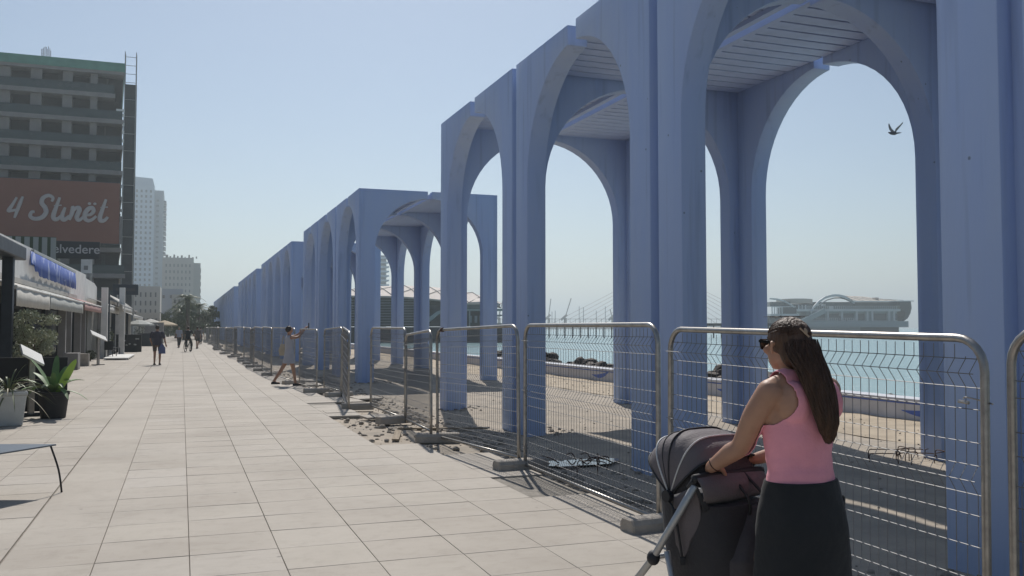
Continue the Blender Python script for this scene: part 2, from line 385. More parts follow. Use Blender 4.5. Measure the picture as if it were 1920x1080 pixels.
# ---------------------------------------------------------------- site fence
def panel_parts(root, L, H, wires=28, sides=10, near=True):
    r = .021; rc = .16; z0 = .05
    pts = [(0, 0, -.02), (0, 0, .3), (0, 0, H - rc)]
    for i in range(1, 6):
        a = PI / 2 * i / 6; pts.append((0 + rc - rc * math.cos(a), 0, H - rc + rc * math.sin(a)))
    pts.append((rc, 0, H)); pts.append((L - rc, 0, H))
    for i in range(1, 6):
        a = PI / 2 * i / 6; pts.append((L - rc + rc * math.sin(a), 0, H - rc + rc * math.cos(a)))
    pts += [(L, 0, H - rc), (L, 0, .3), (L, 0, -.02)]
    b = MB(); b.tube(pts, r, sides); b.tube([(r * .6, 0, z0), (L - r * .6, 0, z0)], r * .8, sides); b.build('frame', M_galv, root, smooth=True)
    # welded mesh with folds
    folds = [(.22, .035), (.94 * .92, .04), (H - .16, .045)]
    folds = [(.24, .03), (.88, .045), (H - .17, .05)]
    def off(z):
        for f, d in folds:
            if abs(z - f) < .07: return d * (1 - abs(z - f) / .07)
        return 0
    zs = sorted([z0] + [f + e for f, _ in folds for e in (-.07, 0, .07)] + [H - .03])
    b = MB(); wr = .0024 if near else .0032
    for i in range(wires):
        x = .045 + (L - .09) * i / (wires - 1)
        zt = H - .02 if .16 < x < L - .16 else H - .09
        b.tube([(x, -off(z), min(z, zt)) for z in zs if z <= H], wr, 3, cap=False)
    hs_ = [z0 + .06]
    for f, d in folds: hs_ += [f - .07, f, f + .07] if False else [f - .07, f + .07, f]
    hs_ += [.40, .56, .71, 1.06, 1.22]
    for z in hs_:
        if z < H - .05: b.tube([(.02, -off(z) - .003, z), (L - .02, -off(z) - .003, z)], wr * 1.1, 3, cap=False)
    tag(b.build('wire_mesh', M_wire, root), kind='stuff')
def fence(p, q, H, h2, label, wires=28, sides=10):
    (x0, y0), (x1, y1) = p, q; L = math.hypot(x1 - x0, y1 - y0)
    root = empty('mobile_fence', (x0, y0, 0), math.atan2(y1 - y0, x1 - x0)); tag(root, label, 'fence panel', 'mobile fence panels round the site')
    panel_parts(root, L, H, wires, sides, sides > 8); root.rotation_euler[1] = -math.atan2(h2 - H, L); return root
block = MB(); block.prism([(-.10, -.03), (.10, -.03), (.10, .06), (.07, .105), (-.07, .105), (-.10, .06)], -.31, .31, 'x')
bm_me = None
def foot(x, y, rz, label, sc=1):
    global bm_me
    if bm_me is None:
        o = block.build('concrete_block', M_conc, bevel=.012); bm_me = o.data
    else: o = put('concrete_block', bm_me)
    o.location = (x, y, 0); o.rotation_euler = (0, 0, rz); o.scale = (sc, sc, 1)
    return tag(o, label, 'concrete foot', 'concrete feet of the site fence')
# far end first in each pair (left in the photograph)
fence((3.72, .2), (3.66, 3.22), 1.54, 1.57, 'fence panel cut by the right edge, nearest to us', 44, 14)
fence((3.60, 6.28), (3.62, 3.34), 1.565, 1.525, 'wide fence panel directly behind the woman in the pink top', 44, 14)
fence((3.63, 9.54), (3.60, 6.46), 1.60, 1.60, 'fence panel just left of the pram hood, three from the right edge', 46, 12)
fence((3.40, 12.4), (3.60, 9.66), 1.54, 1.60, 'fence panel with a dark clamp on its top rail, fourth from the right', 44, 10)
fence((3.54, 14.9), (3.28, 12.3), 1.45, 1.535, 'narrow-looking fence panel set at an angle in front of the next one', 42, 8)
fence((3.50, 17.7), (3.55, 15.0), 1.565, 1.56, 'fence panel in front of the near corner of the second arcade', 42, 8)
fence((3.46, 20.8), (3.05, 17.6), 1.58, 1.49, 'angled fence panel that hides the next ones, left of the second arcade corner', 42, 8)
fence((3.52, 24.0), (3.46, 20.95), 1.52, 1.58, 'fence panel seen edge-on, with a white tag hanging on it', 42, 6)
fence((3.05, 25.4), (3.12, 22.5), 1.53, 1.52, 'fence panel the woman taking a picture leans towards', 42, 6)
fence((2.78, 30.6), (3.05, 26.6), 1.57, 1.55, 'fence panel just beyond the woman taking a picture', 42, 6)
random.seed(11)
pts = [(2.78, 30.8)]; y = 30.8
while y < 112:
    L = 3.2; a = random.uniform(-.35, .35); x = 2.72 + random.uniform(-.32, .32); pts.append((x, y + L)); y += L
lab = ['beyond the woman taking a picture', 'along the third arcade', 'along the fourth arcade', 'along the farthest arcade']
ORD = 'first second third fourth fifth sixth seventh eighth ninth tenth eleventh twelfth thirteenth fourteenth fifteenth sixteenth seventeenth eighteenth nineteenth twentieth twenty-first twenty-second twenty-third twenty-fourth twenty-fifth twenty-sixth twenty-seventh twenty-eighth'.split()
for i in range(len(pts) - 1):
    r = fence(pts[i + 1], pts[i], 1.56 + random.uniform(-.04, .04), 1.56 + random.uniform(-.04, .04), ORD[i] + ' distant fence panel past the one just beyond the woman taking a picture', 34, 5)
for (x, y, rz, l) in [(3.60, 3.28, .05, 'concrete foot hidden behind the pushing woman'), (3.56, 6.38, .1, 'small concrete foot at the paving edge just left of the pram'), (3.60, 9.6, .12, 'concrete foot left of the pram where two fence panels meet'),
                      (3.38, 12.33, -.25, 'concrete foot lying askew under the clamped fence joint'), (3.36, 15.0, .35, 'concrete foot on the dug-up strip by the angled panel'),
                      (3.25, 17.75, -.1, 'concrete foot on the dug-up strip at the corner of the second arcade'), (3.40, 20.9, .2, 'concrete foot where the edge-on panels meet'),
                      (3.1, 22.4, 0, 'concrete foot right of the woman taking a picture'), (2.95, 25.9, .3, 'concrete foot left of the woman taking a picture'), (2.78, 30.7, 0, 'concrete foot at the end of the last clear panel')]:
    foot(x, y, rz, l)
random.seed(5)
for i, (x, y) in enumerate(pts[1:]): foot(x, y, random.uniform(-.3, .3), ORD[i] + ' distant concrete foot of the fence beyond the woman taking a picture')
# clamp and wire ties
b = MB(); b.tube([(0, -.03, 0), (0, .03, 0)], .032, 10); b.bar((-.05, 0, -.02), (.07, 0, .01), .012)
o = b.build('fence_clamp', M_rust, loc=(3.41, 12.2, 1.545), smooth='auto'); tag(o, 'dark clamp round the top rail of a fence panel', 'clamp')
b = MB(); b.tube(stretch([(0, 0, 0), (-.03, -.05, .01), (.02, -.12, -.01), (.0, -.17, -.015)], 5), .004, 5); b.tube([(0, .03, -.015), (0, -.03, -.02)], .009, 6)
o = b.build('wire_tie', M_galv, loc=(3.62, 3.45, 1.23)); tag(o, 'twisted wire tie holding two fence panels together near the right edge', 'wire tie')
b = MB(); b.box(-.075, .075, -.004, .004, -.05, .05)
o = b.build('fence_tag', M_white, loc=(3.50, 22.6, .55), rot=(0, 0, R(80))); tag(o, 'small white tag hanging low on the edge-on fence panel', 'tag')

# ---------------------------------------------------------------- rubble, rebar, planks
random.seed(21)
def rock_mb(b, c, r, n=7):
    seed = random.random() * 99; secs = []
    ax = [random.uniform(.7, 1.3) * r, random.uniform(.6, 1.1) * r, random.uniform(.4, .75) * r]
    Mx = Matrix.Translation(Vector(c)) @ Matrix.Rotation(random.uniform(0, 6.3), 4, 'Z') @ Matrix.Rotation(random.uniform(-.4, .4), 4, 'X')
    st = len(b.v); b.ball((0, 0, 0), ax, n, 4)
    for i in range(st, len(b.v)):
        v = Vector(b.v[i]); d = 1 + .35 * noise.noise(v / r * 1.3 + Vector((seed, 0, 0))); b.v[i] = tuple(Mx @ (v * d))
b2_ = MB(); b = MB()
for i in range(2600):
    y = 2 + 30 * random.random() ** 1.3; x = random.gauss(3.95, .22) if random.random() < .7 else random.uniform(2.5, 3.5)
    if x < 3.66 and y < 10.7: x = 3.7 + random.random() * .3
    if x < 3.07 and not (12.1 < y < 16.8): continue
    if x < 3.66 and 12 > y > 10.7 and x < 3.1: continue
    rock_mb(b, (x, y, gz(x, y) + .004), random.choice((.008, .012, .018, .028, .04)) * random.uniform(.7, 1.5), 6)
tag(b.build('gravel', M_stone), 'broken stone and grit along the dug-up strip under the fence', kind='stuff')
for i in range(900):
    x = random.uniform(4.3, 11.8); y = random.uniform(4, 34); rock_mb(b2_, (x, y, gz(x, y) if x < 9.6 else -.04), random.choice((.006, .01, .015, .022)), 5)
for (fx, fy) in [(4.9, 4.3), (4.9, 8.86), (4.9, 13.4), (4.9, 17.7), (9.2, 8.9), (9.2, 13.4), (9.2, 17.7), (4.9, 26.7), (5.4, 26.7)]:
    for i in range(60):
        a = random.uniform(0, 6.3); q = random.uniform(.25, .75); x, y = fx + .3 + q * math.cos(a), fy + q * math.sin(a); rock_mb(b2_, (x, y, gz(x, y) if x < 9.6 else -.04), random.choice((.012, .02, .03, .045)), 6)
tag(b2_.build('scattered_grit', M_stone), 'loose grit scattered over the ground under the arcades', kind='stuff')
for i in range(26):
    y = random.uniform(11.5, 24); x = random.uniform(2.7, 3.9) if 12.2 < y < 16.5 else random.uniform(3.3, 4.3)
    bb = MB(); rock_mb(bb, (0, 0, 0), random.uniform(.04, .085), 9)
    o = bb.build('rubble_stone', M_stone, loc=(x, y, gz(x, y) + .02)); tag(o, 'fist-sized piece of rubble on the dug-up strip under the fence', 'stone', 'pieces of rubble on the dug-up strip')
def slab_loose(x, y, rz, sx, sy, l, tilt=0):
    b = MB(); b.box(-sx / 2, sx / 2, -sy / 2, sy / 2, -.018, .018); o = b.build('loose_slab', M_pave, loc=(x, y, .0), rot=(tilt, 0, rz), bevel=.004)
    o.location.z = -.01 + abs(math.sin(tilt)) * sy / 2; return tag(o, l, 'paving slab')
slab_loose(2.80, 17.15, .0, .56, .5, 'loose paving slab sunk in the notch of the paving', 0)
slab_loose(3.35, 16.0, .3, .7, .3, 'grey slab lying on the rubble beside the angled fence', .06)
slab_loose(3.9, 20.3, .2, .6, .6, 'pale slab lying flat beyond the angled fence', .03)
slab_loose(3.6, 27.5, .1, .6, .6, 'pale slab lying beyond the woman taking a picture', .03)
slab_loose(3.2, 33.5, .4, .6, .4, 'pale slab lying behind the distant panels', .05)
for (x, y, rz, L, l) in [(3.0, 13.2, 1.3, .9, 'thin plank lying across the dug-up bed near the missing slabs'), (3.9, 13.9, -.6, 1.5, 'long pale plank leaning along the foot of the arcade'), (3.5, 18.6, 1.2, .7, 'short plank under the angled fence panel')]:
    b = MB(); b.box(-L / 2, L / 2, -.05, .05, -.012, .012); o = b.build('plank', mat('plank_wood', (.30, .24, .17), .85, var=.3, scale=9, stretchv=(.3, 3, 3)), loc=(x, y, gz(x, y) + .04), rot=(.04, -.03, rz), bevel=.003); tag(o, l, 'plank')
def rebar(x, y, loops, l):
    b = MB(); n = 0
    for (dx, dy, w, h, a) in loops:
        p = [(dx, dy, -.05), (dx, dy, h * .8), (dx + .2 * w * math.cos(a), dy + .2 * w * math.sin(a), h), (dx + w * math.cos(a), dy + w * math.sin(a), h * .9), (dx + w * 1.1 * math.cos(a), dy + w * 1.1 * math.sin(a), h * .35)]
        b.tube(stretch(p, 5), .006, 6)
    return tag(b.build('bent_rebar', M_rust, loc=(x, y, gz(x, y)), smooth=True), l, 'rebar', 'bent rebar on the site ground')
rebar(4.36, 9.2, [(0, 0, .2, .2, .5), (-.2, .1, .3, .16, -.4)], 'hooked black rebar standing out of the ground left of the pram hood')
rebar(5.6, 4.8, [(0, 0, .16, .20, 3.6), (.1, .05, .1, .14, 1)], 'curved black rebar hook at the bottom right behind the near fence')
rebar(6.1, 10.4, [(0, 0, .25, .22, .2), (.1, .2, .2, .1, 2)], 'short rebar hook by the corner pier')
for (x, y, w_) in [(8.0, 8.6, 'leftmost loop'), (8.25, 8.9, 'second loop from the left'), (8.5, 8.55, 'third loop from the left'), (8.7, 8.9, 'rightmost loop')]:
    rebar(x, y, [(0, 0, .4, .12, .3), (-.2, .25, .35, .10, -.3), (.1, -.1, .3, .14, 1.2)], w_ + ' of bent rebar by the far pier foot')
# pit with debris beside the pram and sticks
b = MB()
for i in range(7):
    a = random.uniform(0, 3.1); p = Vector((random.uniform(-.5, .5), random.uniform(-.3, .3), 0)); b.tube(stretch([p, p + Vector((.15 * math.cos(a), .15 * math.sin(a), .06)), p + Vector((.34 * math.cos(a), .34 * math.sin(a), .02))], 4), .008, 5)
tag(b.build('twisted_offcuts', M_rust, loc=(4.5, 9.9, -.02)), 'tangle of rusty wire offcuts in a wet patch near the middle pier', kind='stuff')
b = MB(); n = 20; vs = [(.0, 0, 0)] + [((.55 + .12 * math.sin(3 * 2 * PI * i / n)) * math.cos(2 * PI * i / n), (.3 + .08 * math.cos(2 * 2 * PI * i / n)) * math.sin(2 * PI * i / n), 0) for i in range(n)]
b.add(vs, [(0, i + 1, (i + 1) % n + 1) for i in range(n)]); tag(b.build('puddle', mat('puddle_water', (.03, .035, .035), .04, spec=.8), loc=(4.45, 9.95, -.028)), kind='structure')

# ---------------------------------------------------------------- low sea wall, rocks
WALLM = mat('sea_wall_paint', (.60, .59, .60), .7, var=.12, scale=1.5)
w = empty('sea_wall', (12, 0, 0)); tag(w, 'low white parapet with blue wave stripes along the water edge', 'low wall')
b = MB(); b.box(0, .34, -6, 262, -1.6, .27); b.build('wall', WALLM, w, bevel=0)
b = MB(); b.box(-.04, .40, -6, 262, .272, .33); b.build('coping', mat('coping_white', (.56, .57, .60), .7, var=.2, scale=2), w)
M_swoosh = mat('blue_wave_paint', (.10, .17, .48), .6)
b = MB(); b.box(-.008, -.001, -6, 200, .235, .262); b.build('painted_line', M_swoosh, w)
for i, y in enumerate([7.6, 11.6, 17.5, 24.5, 33, 45]):
    b = MB(); n = 14; pts_ = []
    for q in range(n + 1):
        t = q / n; pts_.append((t * 1.5, .10 + .15 * t ** 2))
    for q in range(n, -1, -1):
        t = q / n; pts_.append((t * 1.5, max(-.01, .09 + .14 * t ** 3 - .09 * math.sin(PI * t))))
    b.prism([(-u * .8 + y + 1.2, z + .02) for u, z in pts_], -.006, -.001, 'x'); b.build('wave_stripe', M_swoosh, w)
random.seed(3)
def heap(y, L, h, l, x=12.9, wd=.9):
    b = MB()
    for i in range(int(14 * L)):
        t = random.uniform(-1, 1); r = random.uniform(.16, .34); hh = h * (1 - t * t) * random.uniform(.2, 1)
        rock_mb(b, (random.gauss(0, .25) * wd, t * L / 2, hh - .1), r, 8)
    b2 = MB(); b2.ball((0, 0, -.6), (wd, L / 2, .6 + h * .5), 14, 8); b.add(b2.v, b2.f)
    return tag(b.build('rock_heap', M_rock, loc=(x, y, 0)), l, 'rocks', 'dark rock heaps behind the sea wall')
heap(21.0, 4.6, .55, 'long heap of dark boulders behind the white wall, right of the fence joint', 14.2); heap(31.5, 4.2, .35, 'dark humped rocks behind the white wall, seen left of the middle pier', 14.5)
heap(24.4, 2.6, .30, 'lower rock heap beside the long one', 14.6)
heap(13.9, .9, .30, 'small rocks in the water seen between two blue piers', 12.9, .35); heap(38, 4, .5, 'rocks seen through the end arch of the second arcade', 15)
heap(44, 5, .5, 'farther rocks past the second arcade', 16)
# ---------------------------------------------------------------- left side: facade line helper
def yat(px, X):
    k = (px - 960) / FPX; return X * (math.cos(YAW) - math.sin(YAW) * k) / (math.sin(YAW) + math.cos(YAW) * k)
def text_mesh(txt, size, mtl, name, parent, loc, rot, extrude=.01, shear=0, space=1.0, bold=0):
    cu = bpy.data.curves.new('t', 'FONT'); cu.body = txt; cu.size = size; cu.extrude = extrude; cu.shear = shear; cu.space_character = space; cu.align_x = 'CENTER'; cu.align_y = 'CENTER'; cu.offset = bold
    o = bpy.data.objects.new('t', cu); C.objects.link(o); bpy.context.view_layer.update()
    me = bpy.data.meshes.new_from_object(o.evaluated_get(bpy.context.evaluated_depsgraph_get())); bpy.data.objects.remove(o)
    me.materials.clear(); me.materials.append(mtl); return put(name, me, parent, loc, rot)
M_dark = mat('charcoal_steel', (.032, .042, .055), .55, var=.2, scale=3)
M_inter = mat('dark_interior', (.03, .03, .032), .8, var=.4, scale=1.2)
M_glass = mat('dark_glass', (.03, .045, .05), .08, spec=.7)
M_canvas = mat('cream_canvas', (.52, .50, .45), .85, var=.12, scale=3, bump=.3, bscale=5)
M_canvas2 = mat('grey_canvas', (.40, .41, .38), .85, var=.12, scale=3, bump=.3, bscale=5)
M_pink = mat('pink_canvas', (.42, .25, .22), .85, var=.12, scale=3)
M_greyw = mat('grey_render', (.26, .25, .24), .85, var=.15, scale=2)
M_brownw = mat('brown_grey_panel', (.17, .165, .145), .8, var=.15, scale=2)
# pergola
pg = empty('pergola', (-3.4, 22, 0)); tag(pg, 'dark grey terrace canopy on a square post at the left edge', 'canopy')
b = MB(); b.box(-4.6, .0, -9, 1.5, 3.12, 3.42); b.build('roof', M_dark, pg, bevel=.02)
b = MB(); b.box(-4.6, -.35, -9, 1.3, 3.42, 3.5); b.build('roof_cap', M_dark, pg)
for yy in (.55, -5.5):
    b = MB(); b.box(-.32, -.10, yy - .11, yy + .11, 0, 3.118); b.build('post', M_dark, pg, bevel=.008)
# white restaurant
wr = empty('restaurant', (-4.6, 26, 0)); tag(wr, 'low white restaurant with a blue banner along its parapet, behind the dark canopy', 'restaurant')
y0, y1, y2 = 0, yat(158, -4.6) - 26, yat(181, -4.6) - 26
b = MB(); b.prism([(-14, 2.75), (y2, 2.75), (y2, 3.86), (y2 - 1.6, 4.02), (y1 + .5, 4.06), (y1 + .5, 4.24), (-14, 4.0)], -.24, 0, 'x'); b.build('parapet', M_white, wr)
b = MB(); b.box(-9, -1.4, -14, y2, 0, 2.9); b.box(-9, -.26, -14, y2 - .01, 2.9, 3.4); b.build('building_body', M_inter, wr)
b = MB(); b.box(-.02, .16, -14, yat(137, -4.6) - 26, 2.85, 3.0); b.build('ledge', mat('ledge_cream', (.5, .47, .42), .8, var=.1), wr)
b = MB(); b.box(-.05, .09, yat(56, -4.6) - 26, yat(137, -4.6) - 26, 4.0, 4.09); b.build('cap_strip', M_galv, wr)
b = MB(); b.box(0, .5, y2 - 1.5, y2 + 2.2, 2.62, 2.85); b.build('door_hood', M_greyw, wr)
for px in (118, 129, 147, 156, 182, 190, 197):
    y = yat(px, -4.3) - 26; b = MB(); b.box(.15, .42, y - .14, y + .14, 0, 2.6); b.build('column', M_greyw, wr, bevel=.01)
for i in range(5):
    y = -1 + i * 5.4; b = MB(); b.box(-1.395, -1.33, y, y + 4.2, .3, 2.4); b.build('window', M_glass, wr)
b = MB(); b.box(.15, .42, yat(159, -4.3) - 26, yat(178, -4.3) - 26, 0, 2.45); b.build('side_panel', M_brownw, wr)
# banner: wavy bottom edge
def banner_mat():
    m = mat('blue_banner_print', (.045, .10, .36), .75, var=.2, scale=2); nt = m.node_tree; N = nt.nodes; L = nt.links; b = N['Principled BSDF']
    g = N.new('ShaderNodeNewGeometry'); mp = N.new('ShaderNodeMapping'); mp.inputs['Scale'].default_value = (1, 1.1, .5); L.new(g.outputs['Position'], mp.inputs[0])
    n = N.new('ShaderNodeTexNoise'); n.inputs['Scale'].default_value = 1.5; n.inputs['Detail'].default_value = 3; n.inputs['Distortion'].default_value = 1.2; L.new(mp.outputs[0], n.inputs['Vector'])
    r = N.new('ShaderNodeMapRange'); r.inputs['From Min'].default_value = .56; r.inputs['From Max'].default_value = .62; r.inputs['To Max'].default_value = .75; L.new(n.outputs['Fac'], r.inputs['Value'])
    x = N.new('ShaderNodeMix'); x.data_type = 'RGBA'; x.inputs[6].default_value = (.045, .10, .36, 1); x.inputs[7].default_value = (.40, .45, .60, 1); L.new(r.outputs[0], x.inputs[0]); L.new(x.outputs[2], b.inputs['Base Color']); return m
b = MB(); ya, yb = yat(50, -4.5), yat(137, -4.5); n = 60; vs = []
for i in range(n + 1):
    y = ya + (yb - ya) * i / n; dx = .014 * math.sin(i * .9) + .008 * math.sin(i * 2.3)
    sag = .035 * abs(math.sin(i * .7)) + (.28 if i < 4 else .12 if i < 8 else 0)
    vs += [(-4.44 + dx, y, 3.94), (-4.42 - dx, y, 3.6), (-4.40 + dx, y, 3.22 + sag)]
b.add(vs, [(i * 3 + j, i * 3 + 3 + j, i * 3 + 4 + j, i * 3 + 1 + j) for i in range(n) for j in (0, 1)])
o = b.build('banner', banner_mat(), smooth=True); md = o.modifiers.new('thick', 'SOLIDIFY'); md.thickness = .012; tag(o, 'faded blue banner with worn white lettering hung along the white parapet', 'banner')
# awnings
def awning(px0, px1, X, z0, zv, m, label, back=.95, drop=.35):
    ya, yb = yat(px0, X), yat(px1, X); r = empty('awning', (X, ya, 0)); tag(r, label, 'awning'); L = yb - ya; n = 8; b = MB(); vs = []
    for i in range(n + 1):
        y = L * i / n; s_ = .025 * math.sin(i * 1.9); vs += [(-back, y, z0 + drop), (-back * .5, y, z0 + drop * .52 + s_), (0, y, z0 + s_ * .5)]
    b.add(vs, [(i * 3 + j, i * 3 + 3 + j, i * 3 + 4 + j, i * 3 + 1 + j) for i in range(n) for j in (0, 1)])
    o = b.build('canvas', m, r, smooth=True); o.modifiers.new('t', 'SOLIDIFY').thickness = .02
    b = MB(); vs = []; k = 40
    for i in range(k + 1):
        y = L * i / k; d = .008 * math.sin(i * .55); vs += [(.012 + d, y, z0 - .02), (.02 - d, y, zv + .012 * abs(math.sin(i * PI / 5)))]
    b.add(vs, [(i * 2, i * 2 + 2, i * 2 + 3, i * 2 + 1) for i in range(k)])
    o = b.build('valance', m, r, smooth=True); o.modifiers.new('t', 'SOLIDIFY').thickness = .012
    b = MB(); b.tube([(0, 0, z0), (0, L, z0)], .035, 8); b.build('front_bar', M_white, r); return r
awning(29, 92, -3.7, 2.55, 2.08, M_canvas, 'cream awning with a crumpled valance nearest the dark canopy')
awning(93, 155, -3.7, 2.55, 2.12, M_canvas2, 'grey white awning below the right half of the blue banner')
awning(158, 190, -3.8, 2.60, 2.28, M_pink, 'faded pink awning at the end of the white restaurant')
awning(202, 223, -3.6, 2.75, 2.35, M_canvas, 'small white awning just past the white restaurant')
awning(229, 250, -3.2, 2.85, 2.5, M_canvas, 'tilted cream awning beside the small dark sign', drop=.7)
awning(250, 268, -3.3, 2.45, 2.2, M_canvas, 'low cream awning farthest along the terrace row')
# neighbours behind, continuing the terraces
tr = empty('terrace_building', (-4.6, 58, 0)); tag(tr, 'dark glazed terrace restaurant beyond the white one', 'restaurant')
b = MB(); b.box(-8, -.9, .5, 44, 0, 3.1); b.build('building_body', M_inter, tr); b = MB(); b.box(-8, .3, .5, 44, 3.1, 3.3); b.build('roof', M_greyw, tr)
for i in range(8):
    b = MB(); b.box(.1, .35, 1 + i * 4, 1.3 + i * 4, 0, 3.098); b.build('column', M_white if i % 2 else M_dark, tr)
    b = MB(); b.box(-.9, -.84, 1.6 + i * 4, 4.4 + i * 4, .4, 2.5); b.build('window', M_glass, tr)
def pole(px, X, h, m, label, w=.12, name='post'):
    y = yat(px, X); b = MB(); b.box(-w / 2, w / 2, -w / 2, w / 2, 0, h); b.box(-w * .8, w * .8, -w * .8, w * .8, 0, .05)
    return tag(b.build(name, m, loc=(X, y, 0)), label, 'post')
pole(203, -3.6, 3.3, M_dark, 'dark terrace post in front of the small white awning', .16)
pole(196, -3.7, 3.6, M_white, 'white pilaster post left of the small dark sign', .3)
pole(229, -3.3, 3.9, M_white, 'white post under the small dark sign', .3)
# signs
y = 60.0; x, y = wpos(138, 57); Zs = 57
sg = empty('restaurant_sign', (x, y, 0), 0); tag(sg, 'dark sign reading Belvedere above the white parapet', 'sign')
b = MB(); b.box(-1.52, 1.45, -.06, .06, hz(485, Zs), hz(452, Zs)); b.build('sign_board', mat('sign_charcoal', (.03, .034, .038), .6), sg, bevel=.01)
text_mesh('Belvedere', .78, mat('sign_letter_white', (.50, .48, .48), .6), 'lettering', sg, (-.12, -.075, hz(467.5, Zs)), (PI / 2, 0, 0), .012, bold=.006)
for dx in (-.9, .95):
    b = MB(); b.box(dx - .07, dx + .07, -.04, .04, 3.0, hz(485, Zs)); b.build('post', M_galv, sg)
sc_ = empty('slatted_screen', (wpos(60, 54)[0], wpos(60, 54)[1], 0)); tag(sc_, 'green screen with pale vertical slats between the canopy and the Belvedere sign', 'screen')
b = MB(); b.box(-1.9, 1.22, .0, .05, 3.2, hz(443, 54)); b.build('screen_back', mat('screen_green', (.05, .085, .045), .8), sc_)
for i in range(7):
    b = MB(); xx = -1.75 + i * .47; b.box(xx - .14, xx + .14, -.06, -.003, 3.2, hz(444, 54)); b.build('slat', mat('slat_pale', (.36, .38, .35), .7), sc_)
x, y = wpos(235, 62); s2 = empty('small_sign', (x, y, 0)); tag(s2, 'small dark board sign standing on two posts past the white restaurant', 'sign')
b = MB(); b.box(-.82, .80, -.05, .05, hz(553, 62), hz(533, 62)); b.build('sign_board', M_dark, s2, bevel=.01)
b = MB(); b.box(-.62, .6, -.062, -.051, hz(546, 62), hz(540, 62)); b.build('sign_band', mat('sign_dull', (.06, .062, .065), .6), s2)
for dx in (-.5, .5):
    b = MB(); b.box(dx - .05, dx + .05, -.04, .04, 2.4, hz(553, 62)); b.build('post', M_galv, s2)
x, y = wpos(160, 52); b = MB(); b.box(-.27, .30, -.03, .03, hz(512, 52), hz(486, 52)); o = b.build('poster_board', M_white, loc=(x, y, 0)); tag(o, 'small pale poster board right of the Belvedere sign', 'poster board')
b = MB(); b.box(-.12, .1, -.045, -.031, hz(506, 52), hz(498, 52)); put('print', b.mesh('print', M_greyw), o)
b = MB(); b.box(-.04, .04, -.03, .03, 3.0, hz(512, 52)); put('post', b.mesh('post', M_galv), o)
# ---------------------------------------------------------------- unfinished building with the big banner
YB = 113.0
def xat(px, Y):
    k = (px - 960) / FPX; return Y * (math.sin(YAW) + math.cos(YAW) * k) / (math.cos(YAW) - math.sin(YAW) * k)
M_slab = mat('floor_slab_concrete', (.25, .235, .225), .9, var=.18, scale=.8)
M_net = mat('green_safety_net', (.13, .30, .235), .9, var=.2, scale=.6)
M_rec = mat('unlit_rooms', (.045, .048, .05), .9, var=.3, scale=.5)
M_rail = mat('dark_green_glass', (.028, .05, .052), .25, var=.25, scale=.7)
bd = empty('unfinished_building', (0, YB, 0)); tag(bd, 'tall unfinished concrete block with dark open floors and a green net along its roof', 'building')
XR = -6.7; XL = -32
tops = [28.5 - 2.97 * i for i in range(0, 10)]
for i, z in enumerate(tops):
    if z < 1: continue
    xr = XR - (.9 if i == 0 else 0) + (.5 if i > 6 else 0)
    b = MB(); b.prism([(XL, 0), (xr, 0), (xr - 1.6, 22), (XL, 22)], z - .5, z, 'z'); b.build('floor_slab', M_slab, bd)
    b = MB(); b.box(XL, xr - .1, .06, .12, z + .002, z + 1.0); b.build('balustrade', M_rail, bd)
b = MB(); b.prism([(XL, 0), (XR, 0), (XR - 1.6, 22), (XL, 22)], 30.75, 31.15, 'z'); b.build('roof_slab', M_slab, bd)
b = MB(); b.box(XL, XR + .1, -.12, -.04, 31.1, 32.1); b.prism([(XR + .03, -.04), (XR + .1, -.04), (XR - 1.45, 22), (XR - 1.52, 22)], 31.1, 32.1, 'z'); b.build('safety_net', M_net, bd)
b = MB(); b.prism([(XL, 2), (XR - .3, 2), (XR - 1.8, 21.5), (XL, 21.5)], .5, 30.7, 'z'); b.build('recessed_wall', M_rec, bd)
cols = [(57, 1.15), (116.7, 1.0), (167, .72), (-4, 1.2), (-62, 1.1), (-122, 1.1)]
for i, z in enumerate([31.3] + tops[:9]):
    for px, w in cols:
        x = xat(px, YB); b = MB(); b.box(x - w / 2, x + w / 2, .5, 1.2, (tops[i] if i < 10 else 0), (z - .5 if i else 30.75)); b.build('column', M_slab, bd)
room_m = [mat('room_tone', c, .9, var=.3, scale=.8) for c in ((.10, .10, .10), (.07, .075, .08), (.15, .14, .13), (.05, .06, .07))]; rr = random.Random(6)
edges = [xat(q, YB) for q in (-150, -94, -34, 28, 88, 143, 178, 205)]
for i, z in enumerate(tops[:9]):
    for j in range(7):
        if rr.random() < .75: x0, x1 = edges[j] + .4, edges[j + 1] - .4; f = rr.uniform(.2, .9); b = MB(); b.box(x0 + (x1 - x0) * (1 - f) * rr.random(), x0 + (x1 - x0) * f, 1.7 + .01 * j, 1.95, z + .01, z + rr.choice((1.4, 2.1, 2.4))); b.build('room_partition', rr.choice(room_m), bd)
b = MB()
for i in range(9): b.bar((xat(66 + i * 2.2, YB), .4, 31.1), (xat(66 + i * 2.2 + random.uniform(-.5, .5), YB), .4, 32.9 + random.uniform(0, .5)), .05)
b.build('starter_bars', M_rust, bd)
sf = empty('scaffold_tower', (XR + .62, YB + .5, 0)); tag(sf, 'netted scaffold tower with open ladder top at the corner of the unfinished block', 'scaffold')
b = MB(); b.prism([(-.55, -.2), (.75, -.2), (.65, 2.2), (-.55, 2.2)], .2, 29.8, 'z'); b.build('dark_net', mat('dark_net', (.05, .058, .062), .9, var=.3, scale=.5), sf)
b = MB(); b.box(-.62, -.55, -.3, .1, .2, 26.0); b.build('hoist_mast', mat('mast_grey', (.17, .17, .165), .6, metal=.3), sf)
b = MB()
for sx in (-.55, .65): b.tube([(sx, -.25, 0), (sx, -.25, 33.6)], .05, 6); b.tube([(sx, .8, 28), (sx, .8, 33.6)], .05, 6)
